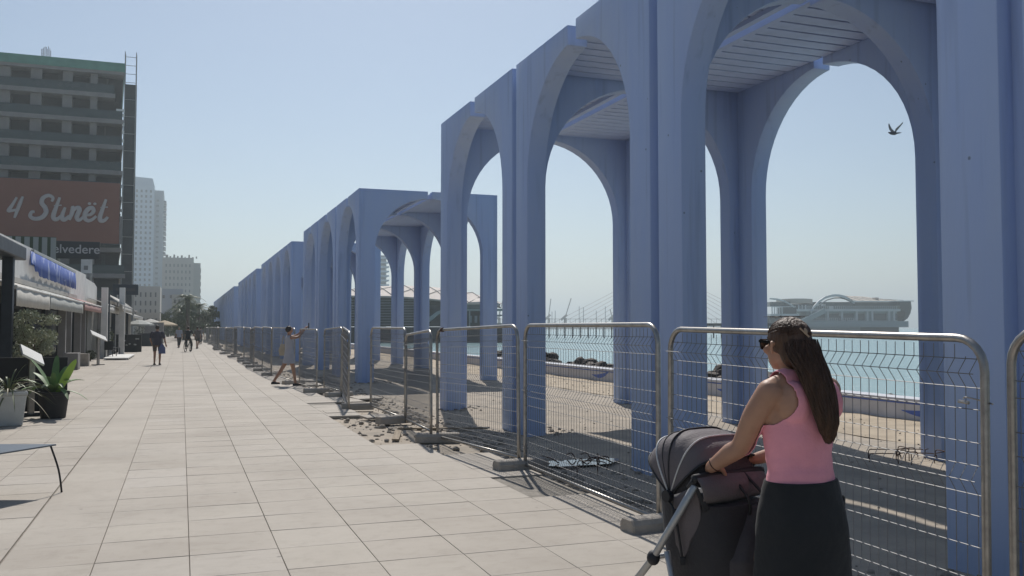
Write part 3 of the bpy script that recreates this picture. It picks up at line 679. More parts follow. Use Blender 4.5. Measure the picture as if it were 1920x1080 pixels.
for z in range(3, 34, 1):
    if z > 29 or z % 2 == 0: b.bar((-.55, -.25, z), (.65, -.25, z), .05)
b.build('scaffold_tubes', M_galv, sf)
for z in (26.6, 26.1, 25.0, 24.1, 23.1, 17.8, 15.0, 10.5, 8.3, 5.2):
    b = MB(); b.box(-1.4 if z > 26 else -.75, -.50, -.42, -.31, z - .18, z + .18); b.build('bright_tarp', M_white, sf)
# billboard
bb_ = empty('billboard', (0, YB - 1.2, 0)); tag(bb_, 'large rust brown banner with white script 4 Stinët on the unfinished block', 'billboard')
ZL = .342 * xat(110, 111.8) + .94 * 111.8
xl, xr_ = xat(-60, 111.8), xat(220.5, 111.8)
b = MB(); b.box(xl, xr_, 0, .12, 11.05, 17.95); b.build('board', mat('rust_banner', (.22, .078, .048), .75, var=.1, scale=.3), bb_)
b = MB(); b.box(xr_ + .03, xr_ + .25, .15, .3, 11, 14.2); b.build('side_frame', M_slab, bb_)
for zz in (17.96, 10.96):
    b = MB(); b.box(xl, xr_, -.03, .16, zz - .0, zz + .08); b.build('frame_bar', M_dark, bb_)
M_let = mat('letter_white', (.46, .42, .40), .6)
L_ = {'4': [[(.30, 1.0), (.16, .62), (.05, .38), (.10, .33), (.50, .44)], [(.55, 1.05), (.45, .6), (.34, .0)]],
      'S': [[(.72, .78), (.74, .95), (.55, 1.04), (.36, .92), (.34, .70), (.50, .50), (.56, .28), (.42, .06), (.16, .0), (-.02, .10), (.0, .28), (.12, .30)]],
      't': [[(.18, .98), (.10, .55), (.04, .18), (.10, .02), (.24, .04), (.36, .2)], [(.0, .60), (.30, .64)]],
      'i': [[(.12, .55), (.05, .2), (.10, .02), (.22, .04), (.34, .2)]],
      'n': [[(.02, .50), (.08, .55), (.06, .3), (.0, .0)], [(.04, .28), (.16, .50), (.28, .56), (.34, .45), (.28, .16), (.34, .02), (.44, .04), (.56, .2)]],
      'e': [[(.06, .24), (.24, .28), (.34, .42), (.28, .56), (.14, .54), (.02, .34), (.04, .10), (.18, .0), (.34, .06), (.48, .22)]]}
def letter(ch, x0, z0, s_, wd, dots=False):
    b = MB()
    for k, st in enumerate(L_[ch]):
        p = stretch([(x + z * .12, 0, z) for x, z in st], 6); n = len(p)
        thin = (ch == 't' and k == 1)
        r = [(.028 if thin else wd * (.62 + .55 * math.sin(PI * i / (n - 1)))) for i in range(n)]
        st0 = len(b.v); b.tube(p, r, 8)
        for q in range(st0, len(b.v)): v = b.v[q]; b.v[q] = (v[0], v[1] * .5, v[2])
    if dots:
        for dx in (.14, .36): b.ball((dx + .08, 0, .76), (.07, .03, .06), 8, 6)
    b.v = [(x0 + x * s_, y - .05, z0 + z * s_) for x, y, z in b.v]
    b.build('letter', M_let, bb_, smooth=True)
px0 = xat(8, 111.8); px1 = xat(203, 111.8); s_ = 2.55; zb = 13.55
letter('4', px0, zb, 2.3, .075)
xx = px0 + 2.35
for ch, adv, d in (('S', .84, 0), ('t', .34, 0), ('i', .36, 0), ('n', .58, 0), ('e', .60, 1), ('t', .34, 0)):
    letter(ch, xx, zb, s_, .085, d); xx += adv * s_ * .985
# ---------------------------------------------------------------- far buildings
def block(name, label, px0, px1, pytop, Z, depth, m, rows, cols_, wm, pyt=None, wsz=(.45, .5), z0=-.05, margin=.06, rowpx=None, ystart=None, roofstep=None):
    """box building square to the promenade; windows are parts"""
    x0, y0 = wpos(px0, Z); Y = y0; xa, xb = xat(px0, Y), xat(px1, Y); top = hz(pytop, Z); r = empty(name, (xa, Y, 0)); tag(r, label, 'building'); W = xb - xa
    b = MB(); b.box(0, W, 0, depth, z0, top); b.build('walls', m, r)
    ys = ystart or pytop + 8; rp = rowpx or 10; ww = W * (1 - 2 * margin) / cols_; hh = rp / FPX * Z
    wb = MB(); wb.box(-ww * wsz[0] / 2, ww * wsz[0] / 2, -.12, .0, -hh * wsz[1] / 2, hh * wsz[1] / 2); me = wb.mesh('window', wm)
    for i in range(rows):
        for j in range(cols_): put('window', me, r, (W * margin + ww * (j + .5), -.01, hz(ys + i * rp, Z)))
    return r, W, top
M_tower = mat('tower_pale_blue', (.42, .50, .58), .7, var=.06, scale=.05); M_tw = mat('tower_window', (.11, .13, .16), .3)
r, W, top = block('tower_block', 'tall pale blue tower block with balconies on its right side', 246, 286, 345, 480, 30, M_tower, 22, 4, M_tw, rowpx=9.9, ystart=356, wsz=(.42, .5))
k = 480 / FPX
b = MB(); b.prism([(0, top), (W, top), (W * .9, top + 4.2), (W * .0, top + 4.8)], 2, 26, 'y'); b.build('penthouse', M_tower, r)
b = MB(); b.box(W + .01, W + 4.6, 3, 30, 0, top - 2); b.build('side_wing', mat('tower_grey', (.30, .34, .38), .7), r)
bal = MB(); bal.box(0, 1.3, 0, 7, -.2, .9); me = bal.mesh('balcony', M_tw)
for i in range(24):
    for yy in (5, 14): put('balcony', me, r, (W + 4.61, yy, top - 8 - i * 2.8))
    put('balcony', me, r, (W + 1.0, -4 + 6.2, top - 8 - i * 2.8))
M_beige = mat('beige_block', (.42, .38, .34), .85, var=.08, scale=.1); M_bw = mat('shaded_window', (.13, .12, .115), .4)
r, W, top = block('apartment_block', 'beige apartment block with small windows right of the pale tower', 303, 362, 482, 380, 24, M_beige, 6, 7, M_bw, rowpx=12, ystart=497, wsz=(.34, .45))
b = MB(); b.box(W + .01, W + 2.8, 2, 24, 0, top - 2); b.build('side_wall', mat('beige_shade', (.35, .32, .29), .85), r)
wb = MB(); wb.box(0, .25, -.8, .8, -.9, .9); me = wb.mesh('window', M_bw)
for i in range(7):
    for yy in (5, 11, 17): put('window', me, r, (W + 2.8, yy, top - 5 - i * 2.9))
b = MB()
for i in range(9): b.box(W * .1 + i * 1.5, W * .1 + i * 1.5 + random.uniform(.4, 1.1), 2, 3, top, top + random.uniform(.5, 1.8))
b.build('roof_plant', M_greyw, r)
M_cream = mat('cream_house', (.50, .47, .42), .85, var=.1, scale=.2)
block('town_house', 'cream town house with pale window surrounds under the pale tower', 236, 300, 536, 190, 14, M_cream, 4, 6, M_bw, rowpx=16, ystart=552, wsz=(.3, .55))
block('grey_house', 'plain grey blue house left of the palm trees', 297, 343, 541, 210, 14, mat('grey_blue_house', (.33, .35, .39), .85, var=.05), 1, 3, M_bw, rowpx=12, ystart=556, wsz=(.3, .5))
block('white_annex', 'small white annex in front of the grey blue house', 322, 350, 552, 180, 9, M_cream, 2, 3, M_bw, rowpx=14, ystart=565)
block('terrace_house', 'low pale house behind the terraces', 255, 300, 586, 140, 9, M_cream, 1, 5, M_bw, rowpx=12, ystart=600)
# skyline filling far left for other views
block('hotel_block', 'plain hotel block far behind the unfinished building', -180, -60, 250, 230, 20, M_beige, 9, 7, M_bw, rowpx=24, ystart=280)

# ---------------------------------------------------------------- foliage
def leaf_mat(n, c, v=.35):
    m = mat(n, c, .55, var=v, scale=3, coord='World', objvar=0); m.node_tree.nodes['Principled BSDF'].inputs['Subsurface Weight'].default_value = 0; return m
M_leafd = leaf_mat('foliage_dark', (.10, .13, .06)); M_leafo = leaf_mat('foliage_olive', (.11, .125, .075)); M_leafp = leaf_mat('palm_green', (.12, .15, .07))
M_trunk = mat('bark', (.13, .10, .075), .9, var=.4, scale=12, bump=.6)
def leaves(b, c, r, n, s, rnd):
    for i in range(n):
        while True:
            p = Vector((rnd.uniform(-1, 1), rnd.uniform(-1, 1), rnd.uniform(-1, 1)))
            if p.length < 1: break
        p = Vector((p.x * r[0], p.y * r[1], p.z * r[2])) + Vector(c); q = Vector((rnd.gauss(0, 1), rnd.gauss(0, 1), rnd.gauss(0, .6))).normalized()
        t = q.orthogonal().normalized(); t.rotate(Matrix.Rotation(rnd.uniform(0, 6), 3, q)); u = q.cross(t); sz = s * rnd.uniform(.6, 1.4)
        b.add([p - t * sz, p + u * sz * .4, p + t * sz, p - u * sz * .4], [(0, 1, 2, 3)])
def tree(x, y, h, rad, label, m, trunk_h, seed, n=2600, leaf=.16, cat='tree'):
    rnd = random.Random(seed); r = empty('broadleaf_tree', (x, y, 0)); tag(r, label, cat, 'trees at the end of the promenade')
    b = MB(); b.tube(stretch([(0, 0, -.1), (.1, 0, trunk_h * .5), (-.05, .1, trunk_h), (.1, 0, h * .75)], 4), lerpl([.22, .17, .13, .05], 4), 8)
    for i in range(7):
        a = rnd.uniform(0, 6.3); z = trunk_h * rnd.uniform(.8, 1.3); b.tube(stretch([(0, 0, z), (rad * .4 * math.cos(a), rad * .4 * math.sin(a), z + h * .12), (rad * .75 * math.cos(a), rad * .75 * math.sin(a), z + h * .28)], 3), lerpl([.09, .06, .02], 3), 5)
    b.build('trunk', M_trunk, r, smooth=True); b = MB()
    for i in range(16):
        a = rnd.uniform(0, 6.3); q = rad * rnd.random() ** .5; zz = trunk_h + (h - trunk_h) * rnd.uniform(.1, .92); s_ = rad * rnd.uniform(.25, .45) * (1.15 - .5 * (zz - trunk_h) / (h - trunk_h))
        leaves(b, (q * math.cos(a) * .8, q * math.sin(a) * .8, zz), (s_, s_, s_ * .75), n // 16, leaf, rnd)
    b.build('crown', m, r); return r
def palm(x, y, h, label, seed, fl=2.3, nf=34):
    rnd = random.Random(seed); r = empty('palm_tree', (x, y, 0)); tag(r, label, 'palm tree', 'palms at the end of the promenade')
    b = MB(); b.tube([(0, 0, -.1), (.05, 0, h * .5), (0, 0, h)], [.26, .2, .22], 9); b.build('trunk', M_trunk, r, smooth=True); b = MB()
    for i in range(nf):
        a = rnd.uniform(0, 6.3); el = rnd.uniform(-.5, 1.3); L = fl * rnd.uniform(.8, 1.15); d = Vector((math.cos(a), math.sin(a), 0)); side = Vector((-d.y, d.x, 0)); pp = []
        for q in range(9):
            t = q / 8; pp.append(Vector((0, 0, h)) + d * L * (t * math.cos(el) + .1 * t) + Vector((0, 0, L * (t * math.sin(el) - .75 * t * t))))
        b.tube(pp, .015, 3, cap=False)
        for q in range(1, 9):
            for e in (-1, 1):
                for f in (0, .5):
                    p = pp[q - 1].lerp(pp[q], f); w = .45 * math.sin(PI * min(1, (q + f) / 9 + .12)) + .1; tip = p + side * e * w * .8 + Vector((0, 0, -.28 * w)) + (pp[q] - pp[q - 1]).normalized() * w * .5
                    ax = (pp[q] - pp[q - 1]).normalized() * .035; b.add([p - ax, tip, p + ax], [(0, 1, 2)])
    b.build('crown', M_leafp, r); return r
x, y = wpos(352, 106); palm(x, y, 4.7, 'palm with the highest crown at the end of the promenade', 1)
x, y = wpos(338, 118); palm(x, y, 3.9, 'lower palm left of the highest palm', 2, 2.0)
x, y = wpos(372, 122); palm(x, y, 4.2, 'palm right of the highest palm, mixed into the dark trees', 3, 2.1)
for i, (px, Z, h, rad, l) in enumerate([(345, 112, 4.2, 2.0, 'dark bushy tree under the highest palm'), (368, 116, 4.6, 2.3, 'dense dark tree in the middle of the tree group'), (390, 125, 4.4, 2.4, 'olive green tree at the right end, touching the farthest arcade'),
        (405, 150, 5.0, 2.6, 'tree showing between the promenade end and the farthest arcade'), (330, 130, 3.8, 1.9, 'small dark tree left of the palms'), (315, 150, 4, 2.0, 'rounded dark tree by the grey blue house'), (425, 190, 5, 3, 'tree beyond the farthest arcade')]):
    x, y = wpos(px, Z); tree(x, y, h, rad, l, M_leafo if i == 2 else M_leafd, 1.1, 30 + i, 3400, .15)
# hedge mass closing the far end
b = MB(); rnd = random.Random(8)
for i in range(34):
    px = 300 + i * 3.6; x, y = wpos(px, 150 + (i % 5) * 9); leaves(b, (x, y, 1.3 + rnd.random() * .7), (2.0, 2.0, 1.5), 190, .22, rnd)
tag(b.build('hedge_mass', M_leafd), 'dark mass of shrubs closing the end of the promenade', kind='stuff')
# olive bush on the terrace
x, y = wpos(64, 20.5); r = empty('olive_bush', (x, y, 0)); tag(r, 'grey green olive bush under the cream awning', 'bush')
b = MB(); b.tube(stretch([(0, 0, .3), (.04, 0, .8), (-.05, .05, 1.3)], 4), lerpl([.05, .04, .02], 4), 6)
for a in range(8): b.tube([(0, 0, .9), (.3 * math.cos(a), .3 * math.sin(a), 1.5)], [.02, .008], 4)
b.build('stem', M_trunk, r); b = MB(); rnd = random.Random(5)
for i in range(26):
    a = rnd.uniform(0, 6.3); q = .42 * rnd.random() ** .5; leaves(b, (q * math.cos(a), q * math.sin(a), rnd.uniform(1.0, 1.98)), (.17, .17, .15), 190, .032, rnd)
b.build('foliage', leaf_mat('olive_leaf', (.36, .38, .26)), r)
b = MB(); b.lathe([(.20, 0), (.24, .45), (.25, .5), (.2, .5), (.19, .42)], 16); b.build('pot', M_greyw, r, smooth='auto')
# dark partition and menu stands
b = MB(); b.box(-.75, .75, -.03, .03, .02, 1.02); o = b.build('terrace_screen', M_black, loc=(-2.75, 18.9, 0)); tag(o, 'dark windbreak panel behind the two plant pots', 'windbreak')
def menu_stand(px, Z, label, w=.45, hh=1.1, tilt=-.42):
    x, y = wpos(px, Z); r = empty('menu_stand', (x, y, 0), R(30)); tag(r, label, 'menu stand')
    M = Matrix.Translation((0, 0, hh)) @ Matrix.Rotation(tilt, 4, 'Y') @ Matrix.Rotation(.5, 4, 'X')
    b = MB(); b.box(-w / 2, w / 2, -.2, .2, -.02, .02, M); b.build('board', M_white, r, bevel=.004)
    b = MB(); b.box(-.05, .05, -.03, .03, .03, hh - .03); b.build('post', M_galv, r)
    b = MB(); b.box(-.2, .2, -.18, .18, 0, .03); b.build('base', M_black, r, bevel=.004)
menu_stand(62, 16.3, 'menu stand with a sloping white top between the pots', .42, 1.08, .5); menu_stand(186, 38, 'menu stand with a sloping white top by the brown grey panel', .72, 1.22, .42)
# white planter with a spiky plant
M_wp = mat('white_planter_plastic', (.50, .52, .50), .5, var=.1, scale=4)
def planter(x, y, w, h, m, n=4, rz=.1):
    b = MB(); pr = [(w * .40, 0), (w * .5, h - .06), (w * .53, h - .06), (w * .53, h), (w * .47, h), (w * .46, h - .07)]
    b.lathe([(r_ * 1.35, z) for r_, z in pr], 4, Matrix.Rotation(PI / 4, 4, 'Z')); return b
pl = empty('spiky_plant', (*wpos(20, 14.7), 0), .2); tag(pl, 'arching spiky plant in a square white planter at the left edge', 'potted plant')
planter(0, 0, .52, .55, M_wp).build('planter', M_wp, pl, bevel=.012)
b = MB(); b.box(-.22, .22, -.22, .22, .42, .49); b.build('soil', mat('potting_soil', (.05, .035, .025), .95), pl)
def strap(b, base, a, el, L, w, droop, n=9):
    d = Vector((math.cos(a), math.sin(a), 0)); sd_ = Vector((-d.y, d.x, 0)); vs = []
    for q in range(n + 1):
        t = q / n; c = Vector(base) + d * (L * t * math.cos(el)) + Vector((0, 0, L * (t * math.sin(el) - droop * t * t))); ww = w * math.sin(PI * min(.97, t * .8 + .14)) ** .7 * (1 if t < 1 else .1)
        vs += [c - sd_ * ww, c + Vector((0, 0, -ww * .35)), c + sd_ * ww]
    b.add(vs, [(q * 3 + j, q * 3 + 1 + j, q * 3 + 4 + j, q * 3 + 3 + j) for q in range(n) for j in (0, 1)])
rnd = random.Random(12); M_spiky = leaf_mat('spiky_leaf', (.16, .19, .10)); M_dry = leaf_mat('dry_leaf', (.26, .23, .14), .2)
for i in range(46):
    b = MB(); strap(b, (0, 0, .5), rnd.uniform(0, 6.3), rnd.uniform(.1, 1.35), rnd.uniform(.6, 1.15), .013, rnd.uniform(.35, .9)); b.build('leaf', M_dry if i % 4 == 0 else M_spiky, pl, smooth=True)
# black pot with broad leaves
pb = empty('broad_leaf_plant', (*wpos(104, 15.9), 0)); tag(pb, 'broad-leaved plant with one bright leaf in a black pot beside the paving', 'potted plant')
b = MB(); b.lathe([(.20, 0), (.245, .40), (.26, .41), (.26, .46), (.23, .46), (.22, .4)], 24); b.build('pot', M_black, pb, smooth='auto')
b = MB(); b.lathe([(.0, .40), (.22, .41)], 16, cap=False); b.build('soil', MATS['potting_soil'], pb)
M_bl = leaf_mat('broad_leaf_green', (.14, .23, .09), .3); M_br = leaf_mat('bright_leaf_green', (.25, .42, .06), .15)
for i, (a, el, L, w, dr) in enumerate([(rnd.uniform(0, 6.3), rnd.uniform(.6, 1.3), rnd.uniform(.4, .7), rnd.uniform(.03, .06), rnd.uniform(.3, .8)) for _ in range(9)] + [(2.9, 1.15, .75, .085, .25), (2.5, .95, .6, .07, .3), (.3, .9, .62, .07, .45), (-.4, 1.1, .55, .06, .5), (1.5, 1.3, .7, .07, .2), (3.6, .7, .6, .06, .5), (-1.5, 1.2, .5, .06, .3), (.9, 1.2, .62, .07, .3), (1.9, .9, .8, .07, .5), (2.3, .7, .7, .06, .6), (3.1, .8, .78, .07, .45), (4.3, .9, .45, .05, .5), (-.1, .5, .5, .05, .6)]):
    b = MB(); strap(b, (.0, 0, .42), a, el, L * 1.3, w * .85, dr * 1.15, 12); b.build('leaf', M_bl, pb, smooth=True)
b = MB(); strap(b, (-.02, -.05, .45), -1.1 + YAW, 1.28, .78, .09, .15, 10)
o = b.build('leaf', M_br, pb, smooth=True, rot=(0, R(12), 0)); o['label'] = 'bright yellow green leaf'  # one leaf in a lighter, yellower green than the rest
# grey planter boxes at the column foot
b = MB(); b.box(-.26, .26, -.4, .4, 0, .62); o = b.build('planter_box', M_greyw, loc=(-3.85, 37.5, 0), bevel=.01); tag(o, 'grey planter box at the foot of the terrace column', 'planter')
b = MB(); b.box(-.2, .2, -.3, .3, 0, .5); o = b.build('planter_box', M_conc, loc=(-3.75, 40.9, 0), bevel=.01); tag(o, 'lower grey planter box beside the pink awning', 'planter')
# low slate-blue table at the left edge
x, y = wpos(-14, 8.4); tb = empty('low_table', (x, y, 0), -YAW); tag(tb, 'low slate blue table on thin curved legs at the left edge', 'table')
b = MB(); b.prism([(-.75, -.36), (.215, -.36), (.44, .36), (-.75, .36)], .445, .46, 'z'); b.build('table_top', mat('slate_blue', (.075, .105, .14), .5, var=.1), tb, bevel=.003)
for (lx, ly, ex, ey) in ((.19, -.34, .26, -.40), (.40, .33, .50, .36), (-.30, -.3, -.2, -.40), (-.6, .3, -.66, .34)):
    b = MB(); b.tube(stretch([(lx, ly, .445), ((lx + ex) / 2 + .03, ly, .22), (ex, ey, 0.0)], 5), .009, 6); b.build('leg', M_black, tb, smooth=True)
# terrace furniture farther on
def crate(x, y, w, d, h, m, l, n='planter_wall', rz=0, c='planter'):
    b = MB(); b.box(-w / 2, w / 2, -d / 2, d / 2, 0, h); b.box(-w / 2 - .03, w / 2 + .03, -d / 2 - .03, d / 2 + .03, h, h + .04); return tag(b.build(n, m, loc=(x, y, 0), rot=(0, 0, rz), bevel=.01), l, c)
x, y = wpos(243, 58); pw = crate(x, y, 1.5, .4, 1.08, M_black, 'black terrace planter wall with pale flowers left of the walking man', c='planter wall')
b = MB(); rnd = random.Random(4)
for i in range(11): b.ball((rnd.uniform(-.65, .65), -.23, rnd.uniform(.35, .95)), (.07, .02, .05), 7, 5)
tag(b.build('flowers', M_canvas2, pw), kind='stuff')
x, y = wpos(282, 76); crate(x, y, 1.9, .5, 1.05, M_dark, 'plain charcoal planter wall behind the walking man', c='planter wall')
b = MB(); b.box(-.55, .55, -3.0, 3.4, .05, .11); b.box(-.5, -.44, -3, -2.9, 0, .05); b.box(.44, .5, -3, -2.9, 0, .05); o = b.build('platform', M_white, loc=(-2.95, 50.5, 0)); tag(o, 'low white platform lying before the black planter wall', 'platform')
x, y = wpos(290, 88); crate(x, y, 1.7, 1.4, 2.0, M_greyw, 'grey kiosk box on the terrace line', 'kiosk', c='kiosk')
def parasol(px, Z, m, l, h=2.3, w=1.3):
    x, y = wpos(px, Z); r = empty('parasol', (x, y, 0)); tag(r, l, 'parasol'); b = MB(); b.tube([(0, 0, 0), (0, 0, h)], .03, 6); b.build('pole', M_dark, r)
    b = MB(); b.lathe([(w, h - .45), (w * .5, h - .2), (.03, h)], 8, cap=False); b.build('canopy', m, r); b = MB(); b.lathe([(w, h - .6), (w, h - .45)], 8, cap=False); b.build('valance', m, r)
parasol(309, 95, mat('sand_canvas', (.45, .36, .24), .85), 'sand coloured parasol behind the walking man'); parasol(283, 100, M_canvas, 'white parasol left of the sand coloured one', 2.5); parasol(262, 84, M_canvas2, 'grey parasol over the distant terrace', 2.3)
rnd = random.Random(9)
for i, (px, Z) in enumerate([(213, 46), (219, 50), (209, 52), (232, 60), (268, 84)]):
    x, y = wpos(px, Z); r = empty('terrace_chair', (x - .1, y, 0), rnd.uniform(0, 6)); tag(r, ['dark terrace chair nearest the menu stand', 'dark terrace chair left of the white platform', 'dark terrace chair by the dark post', 'dark terrace chair by the black planter wall', 'dark terrace chair by the charcoal planter wall'][i], 'chair', 'terrace chairs')
    b = MB(); b.box(-.22, .22, -.22, .22, .43, .46); b.build('seat', M_black, r); b = MB(); b.box(-.22, .22, .2, .23, .462, .88); b.build('backrest', M_black, r)
    for sx in (-.2, .2):
        for sy in (-.2, .2): b = MB(); b.box(sx - .015, sx + .015, sy - .015, sy + .015, 0, .43); b.build('leg', M_black, r)
for i, (px, Z, h, s_) in enumerate([(205, 48, 1.7, .5), (272, 92, 1.9, .9), (180, 42.5, .5, .25)]):
    x, y = wpos(px, Z); r = empty('shrub', (x - .2, y, 0)); tag(r, ['leafy shrub behind the dark terrace post', 'wide shrub on the distant terrace', 'small plant at the foot of the brown grey panel'][i], 'shrub'); b = MB(); leaves(b, (0, 0, h * .6), (s_, s_, h * .4), 700, .06, rnd); b.build('foliage', M_leafo, r)
    b = MB(); b.tube([(0, 0, 0), (0, 0, h * .6)], .03, 5); b.build('stem', M_trunk, r)

# ---------------------------------------------------------------- across the water
def far_root(name, px, Z, label, cat):
    x, y = wpos(px, Z); r = empty(name, (x, y, 0), -YAW); return tag(r, label, cat)
ZP = 390; sP = ZP / FPX; prx = far_root('pier_restaurant', 1560, ZP, 'pale restaurant on the pier with a big curved roof, right of the pylon', 'restaurant')
def PX(cx): return (1420 + cx / 6 - 1560) * sP
def PZ(cy): return hz(530 + cy / 6, ZP)
M_pier = mat('pier_pale_wall', (.31, .38, .39), .8, var=.08, scale=.2); M_proof = mat('pier_roof', (.50, .45, .38), .8, var=.06, scale=.2); M_pgl = mat('pier_glass', (.05, .075, .085), .2)
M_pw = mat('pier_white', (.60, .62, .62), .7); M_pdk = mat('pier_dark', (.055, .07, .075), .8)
def pbox(n, x0, x1, z0, z1, m, y0=0, y1=18, r=prx):
    b = MB(); b.box(PX(x0), PX(x1), y0, y1, PZ(z0), PZ(z1)); return b.build(n, m, r)
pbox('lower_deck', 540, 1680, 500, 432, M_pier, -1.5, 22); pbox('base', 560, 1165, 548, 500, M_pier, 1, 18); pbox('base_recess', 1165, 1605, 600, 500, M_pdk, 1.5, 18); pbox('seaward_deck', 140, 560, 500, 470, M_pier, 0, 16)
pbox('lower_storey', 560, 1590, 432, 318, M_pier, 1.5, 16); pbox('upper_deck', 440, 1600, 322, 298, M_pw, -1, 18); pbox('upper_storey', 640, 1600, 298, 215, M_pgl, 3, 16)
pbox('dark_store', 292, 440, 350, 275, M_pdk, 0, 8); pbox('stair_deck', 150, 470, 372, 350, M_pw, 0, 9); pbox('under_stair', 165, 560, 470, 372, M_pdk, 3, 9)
for cx in (790, 950, 1115, 1235, 1290, 1480, 1535): pbox('column', cx - 10, cx + 10, 431, 323, M_pw, -.4, 0)
for a, c in ((640, 770), (810, 930), (970, 1095), (1135, 1220), (1310, 1465), (1550, 1588)): pbox('window', a, c, 420, 345, M_pgl, 1.35, 1.48)
for cx in (935, 1015): pbox('door', cx - 12, cx + 12, 430, 378, M_pdk, 1.2, 1.33)
def band(name, pts, w, y0, y1, m):
    b = MB(); up = [(PX(x), PZ(y)) for x, y in pts]; lo = [(PX(x + w * nx), PZ(y + w)) for (x, y), nx in zip(pts, [(.0 if 0 < i < len(pts) - 1 else .0) for i in range(len(pts))])]
    b.prism(up + lo[::-1], y0, y1, 'y'); return b.build(name, m, prx)
arch = [(590, 318), (625, 260), (680, 200), (750, 155), (830, 133), (900, 132), (960, 145), (1020, 175), (1075, 212)]
band('roof_arch', arch, 26, -2, -.5, M_pw); band('roof_rib', [(x + 30, y + 34) for x, y in arch[1:-1]], 12, -1, 0, M_pgl)
b = MB(); fr = [(1010, 190), (1080, 206), (1350, 206), (1600, 208), (1728, 208)]; bk_ = [(900, 132), (1080, 131), (1330, 142), (1540, 168), (1700, 196)]
b.add([(PX(x), -3, PZ(y)) for x, y in fr] + [(PX(x), 14, PZ(y)) for x, y in bk_] + [(PX(x), 14, PZ(y + 16)) for x, y in bk_], [(i, i + 1, i + 6, i + 5) for i in range(4)] + [(i + 5, i + 6, i + 11, i + 10) for i in range(4)]); b.build('roof_sail', M_proof, prx)
band('roof_edge', [(1040, 205), (1200, 207), (1500, 205), (1725, 203)], 10, -3.2, -2.0, M_pw)
b = MB(); b.prism([(PX(x), PZ(y)) for x, y in [(1600, 208), (1728, 205), (1736, 285), (1720, 345), (1690, 400), (1640, 436), (1618, 436), (1660, 380), (1672, 330), (1600, 300)]], 0, 16, 'y'); b.build('curved_end', M_pdk, prx)
band('left_roof_arch', [(140, 172), (220, 178), (300, 200), (370, 238), (410, 266)], 16, -1, .5, M_pw); pbox('left_glass', 150, 380, 266, 215, M_pgl, 1, 9)
band('left_roof', [(320, 180), (450, 176), (560, 176), (640, 182)], 52, 2, 14, M_proof)
pbox('slatted_wall', 400, 640, 300, 238, M_pgl, 3, 10)
for i in range(5): pbox('white_arch', 158 + i * 28, 168 + i * 28, 355, 272, M_pw, -.6, -.1)
pbox('arch_lintel', 155, 430, 275, 266, M_pw, -.7, -.1)
for i, cx in enumerate((480, 520, 560)): pbox('white_fin', cx, cx + 14, 300, 248, M_pw, 2.6, 2.95)
for cx, w in ((700, 28), (742, 28), (780, 10), (830, 46)): pbox('white_panel', cx, cx + w, 262 if w != 46 else 298, 236 if w != 46 else 262, M_pw, 2.5, 2.9)
b = MB(); b.bar((PX(480), -2.2, PZ(440)), (PX(740), -2.2, PZ(312)), .8, 2.2); b.build('stair', M_pier, prx); b = MB(); b.bar((PX(455), -2.8, PZ(425)), (PX(715), -2.8, PZ(297)), .25, .35); b.build('handrail', M_pw, prx)
b = MB()
for z0, xa, xb in ((298, 450, 1590), (432, 560, 1115)):
    for i in range(int((xb - xa) / 22)): b.bar((PX(xa + i * 22), -1.2, PZ(z0)), (PX(xa + i * 22), -1.2, PZ(z0 - 34)), .12)
    for dz in (12, 34): b.bar((PX(xa), -1.2, PZ(z0 - dz)), (PX(xb), -1.2, PZ(z0 - dz)), .14)
tag(b.build('railing', M_pw, prx), kind='stuff')
pbox('chimney', 1352, 1388, 210, 165, M_proof, 2, 6)
b = MB()
for cx in (600, 760, 900, 1060, 1220, 1380, 1520): b.box(PX(cx), PX(cx + 14), 2, 3, SEA_Z - .5, PZ(500)); b.box(PX(cx), PX(cx + 14), 12, 13, SEA_Z - .5, PZ(500))
b.build('piles', M_pdk, prx)
for cx in range(1080, 1700, 90):
    b = MB(); b.bar((PX(cx), -2.3, PZ(200)), (PX(cx - 75), 10, PZ(134 + (cx - 1080) * .08)), .12); b.build('roof_seam', M_pdk, prx)
# footbridge with cable fan
ZB = 215; sB = ZB / FPX; br = far_root('cable_footbridge', 1240, ZB, 'thin footbridge on piles with a fan of cables, behind the middle pier', 'footbridge')
def BX(px): return (px - 1240) * sB
b = MB(); b.box(BX(905), BX(1500), 0, 3, hz(611, ZB), hz(606, ZB)); b.build('deck', M_dark, br)
for i in range(40):
    px = 912 + i * 14.7; b = MB(); b.box(BX(px) - .14, BX(px) + .14, .3, .6, SEA_Z - 1, hz(611, ZB)); b.build('pile', M_dark, br)
b = MB(); b.tube([(BX(1225), 1.5, 1.5), (BX(1240), 1.5, hz(500, ZB))], .35, 8); b.build('pylon', M_pier, br)
for i in range(11):
    for sgn in (-1, 1):
        b = MB(); b.tube([(BX(1240), 1.5, hz(502 + i * 5, ZB)), (BX(1240) + sgn * (26 - i * 2.1), 1.5, hz(607, ZB))], .028, 4); b.build('cable', M_galv, br)
b = MB()
for i in range(60): b.bar((BX(912 + i * 9.8), 0, hz(606, ZB)), (BX(912 + i * 9.8), 0, hz(598, ZB)), .05)
b.bar((BX(905), 0, hz(598, ZB)), (BX(1500), 0, hz(598, ZB)), .06); tag(b.build('railing', M_dark, br), kind='stuff')
for px in (936, 1035, 1041, 1086, 1094, 1118, 1135):
    b = MB(); b.tube([(0, 0, 2.6), (0, 0, hz(572 + (px % 7) * 2, ZB))], .06, 5); x, y = wpos(px, ZB + 2); tag(b.build('lamp_post', M_pier, loc=(x, y, 0)), ORD[(936, 1035, 1041, 1086, 1094, 1118, 1135).index(px)] + ' thin lamp post from the left on the distant footbridge', 'lamp post', 'lamp posts on the footbridge')
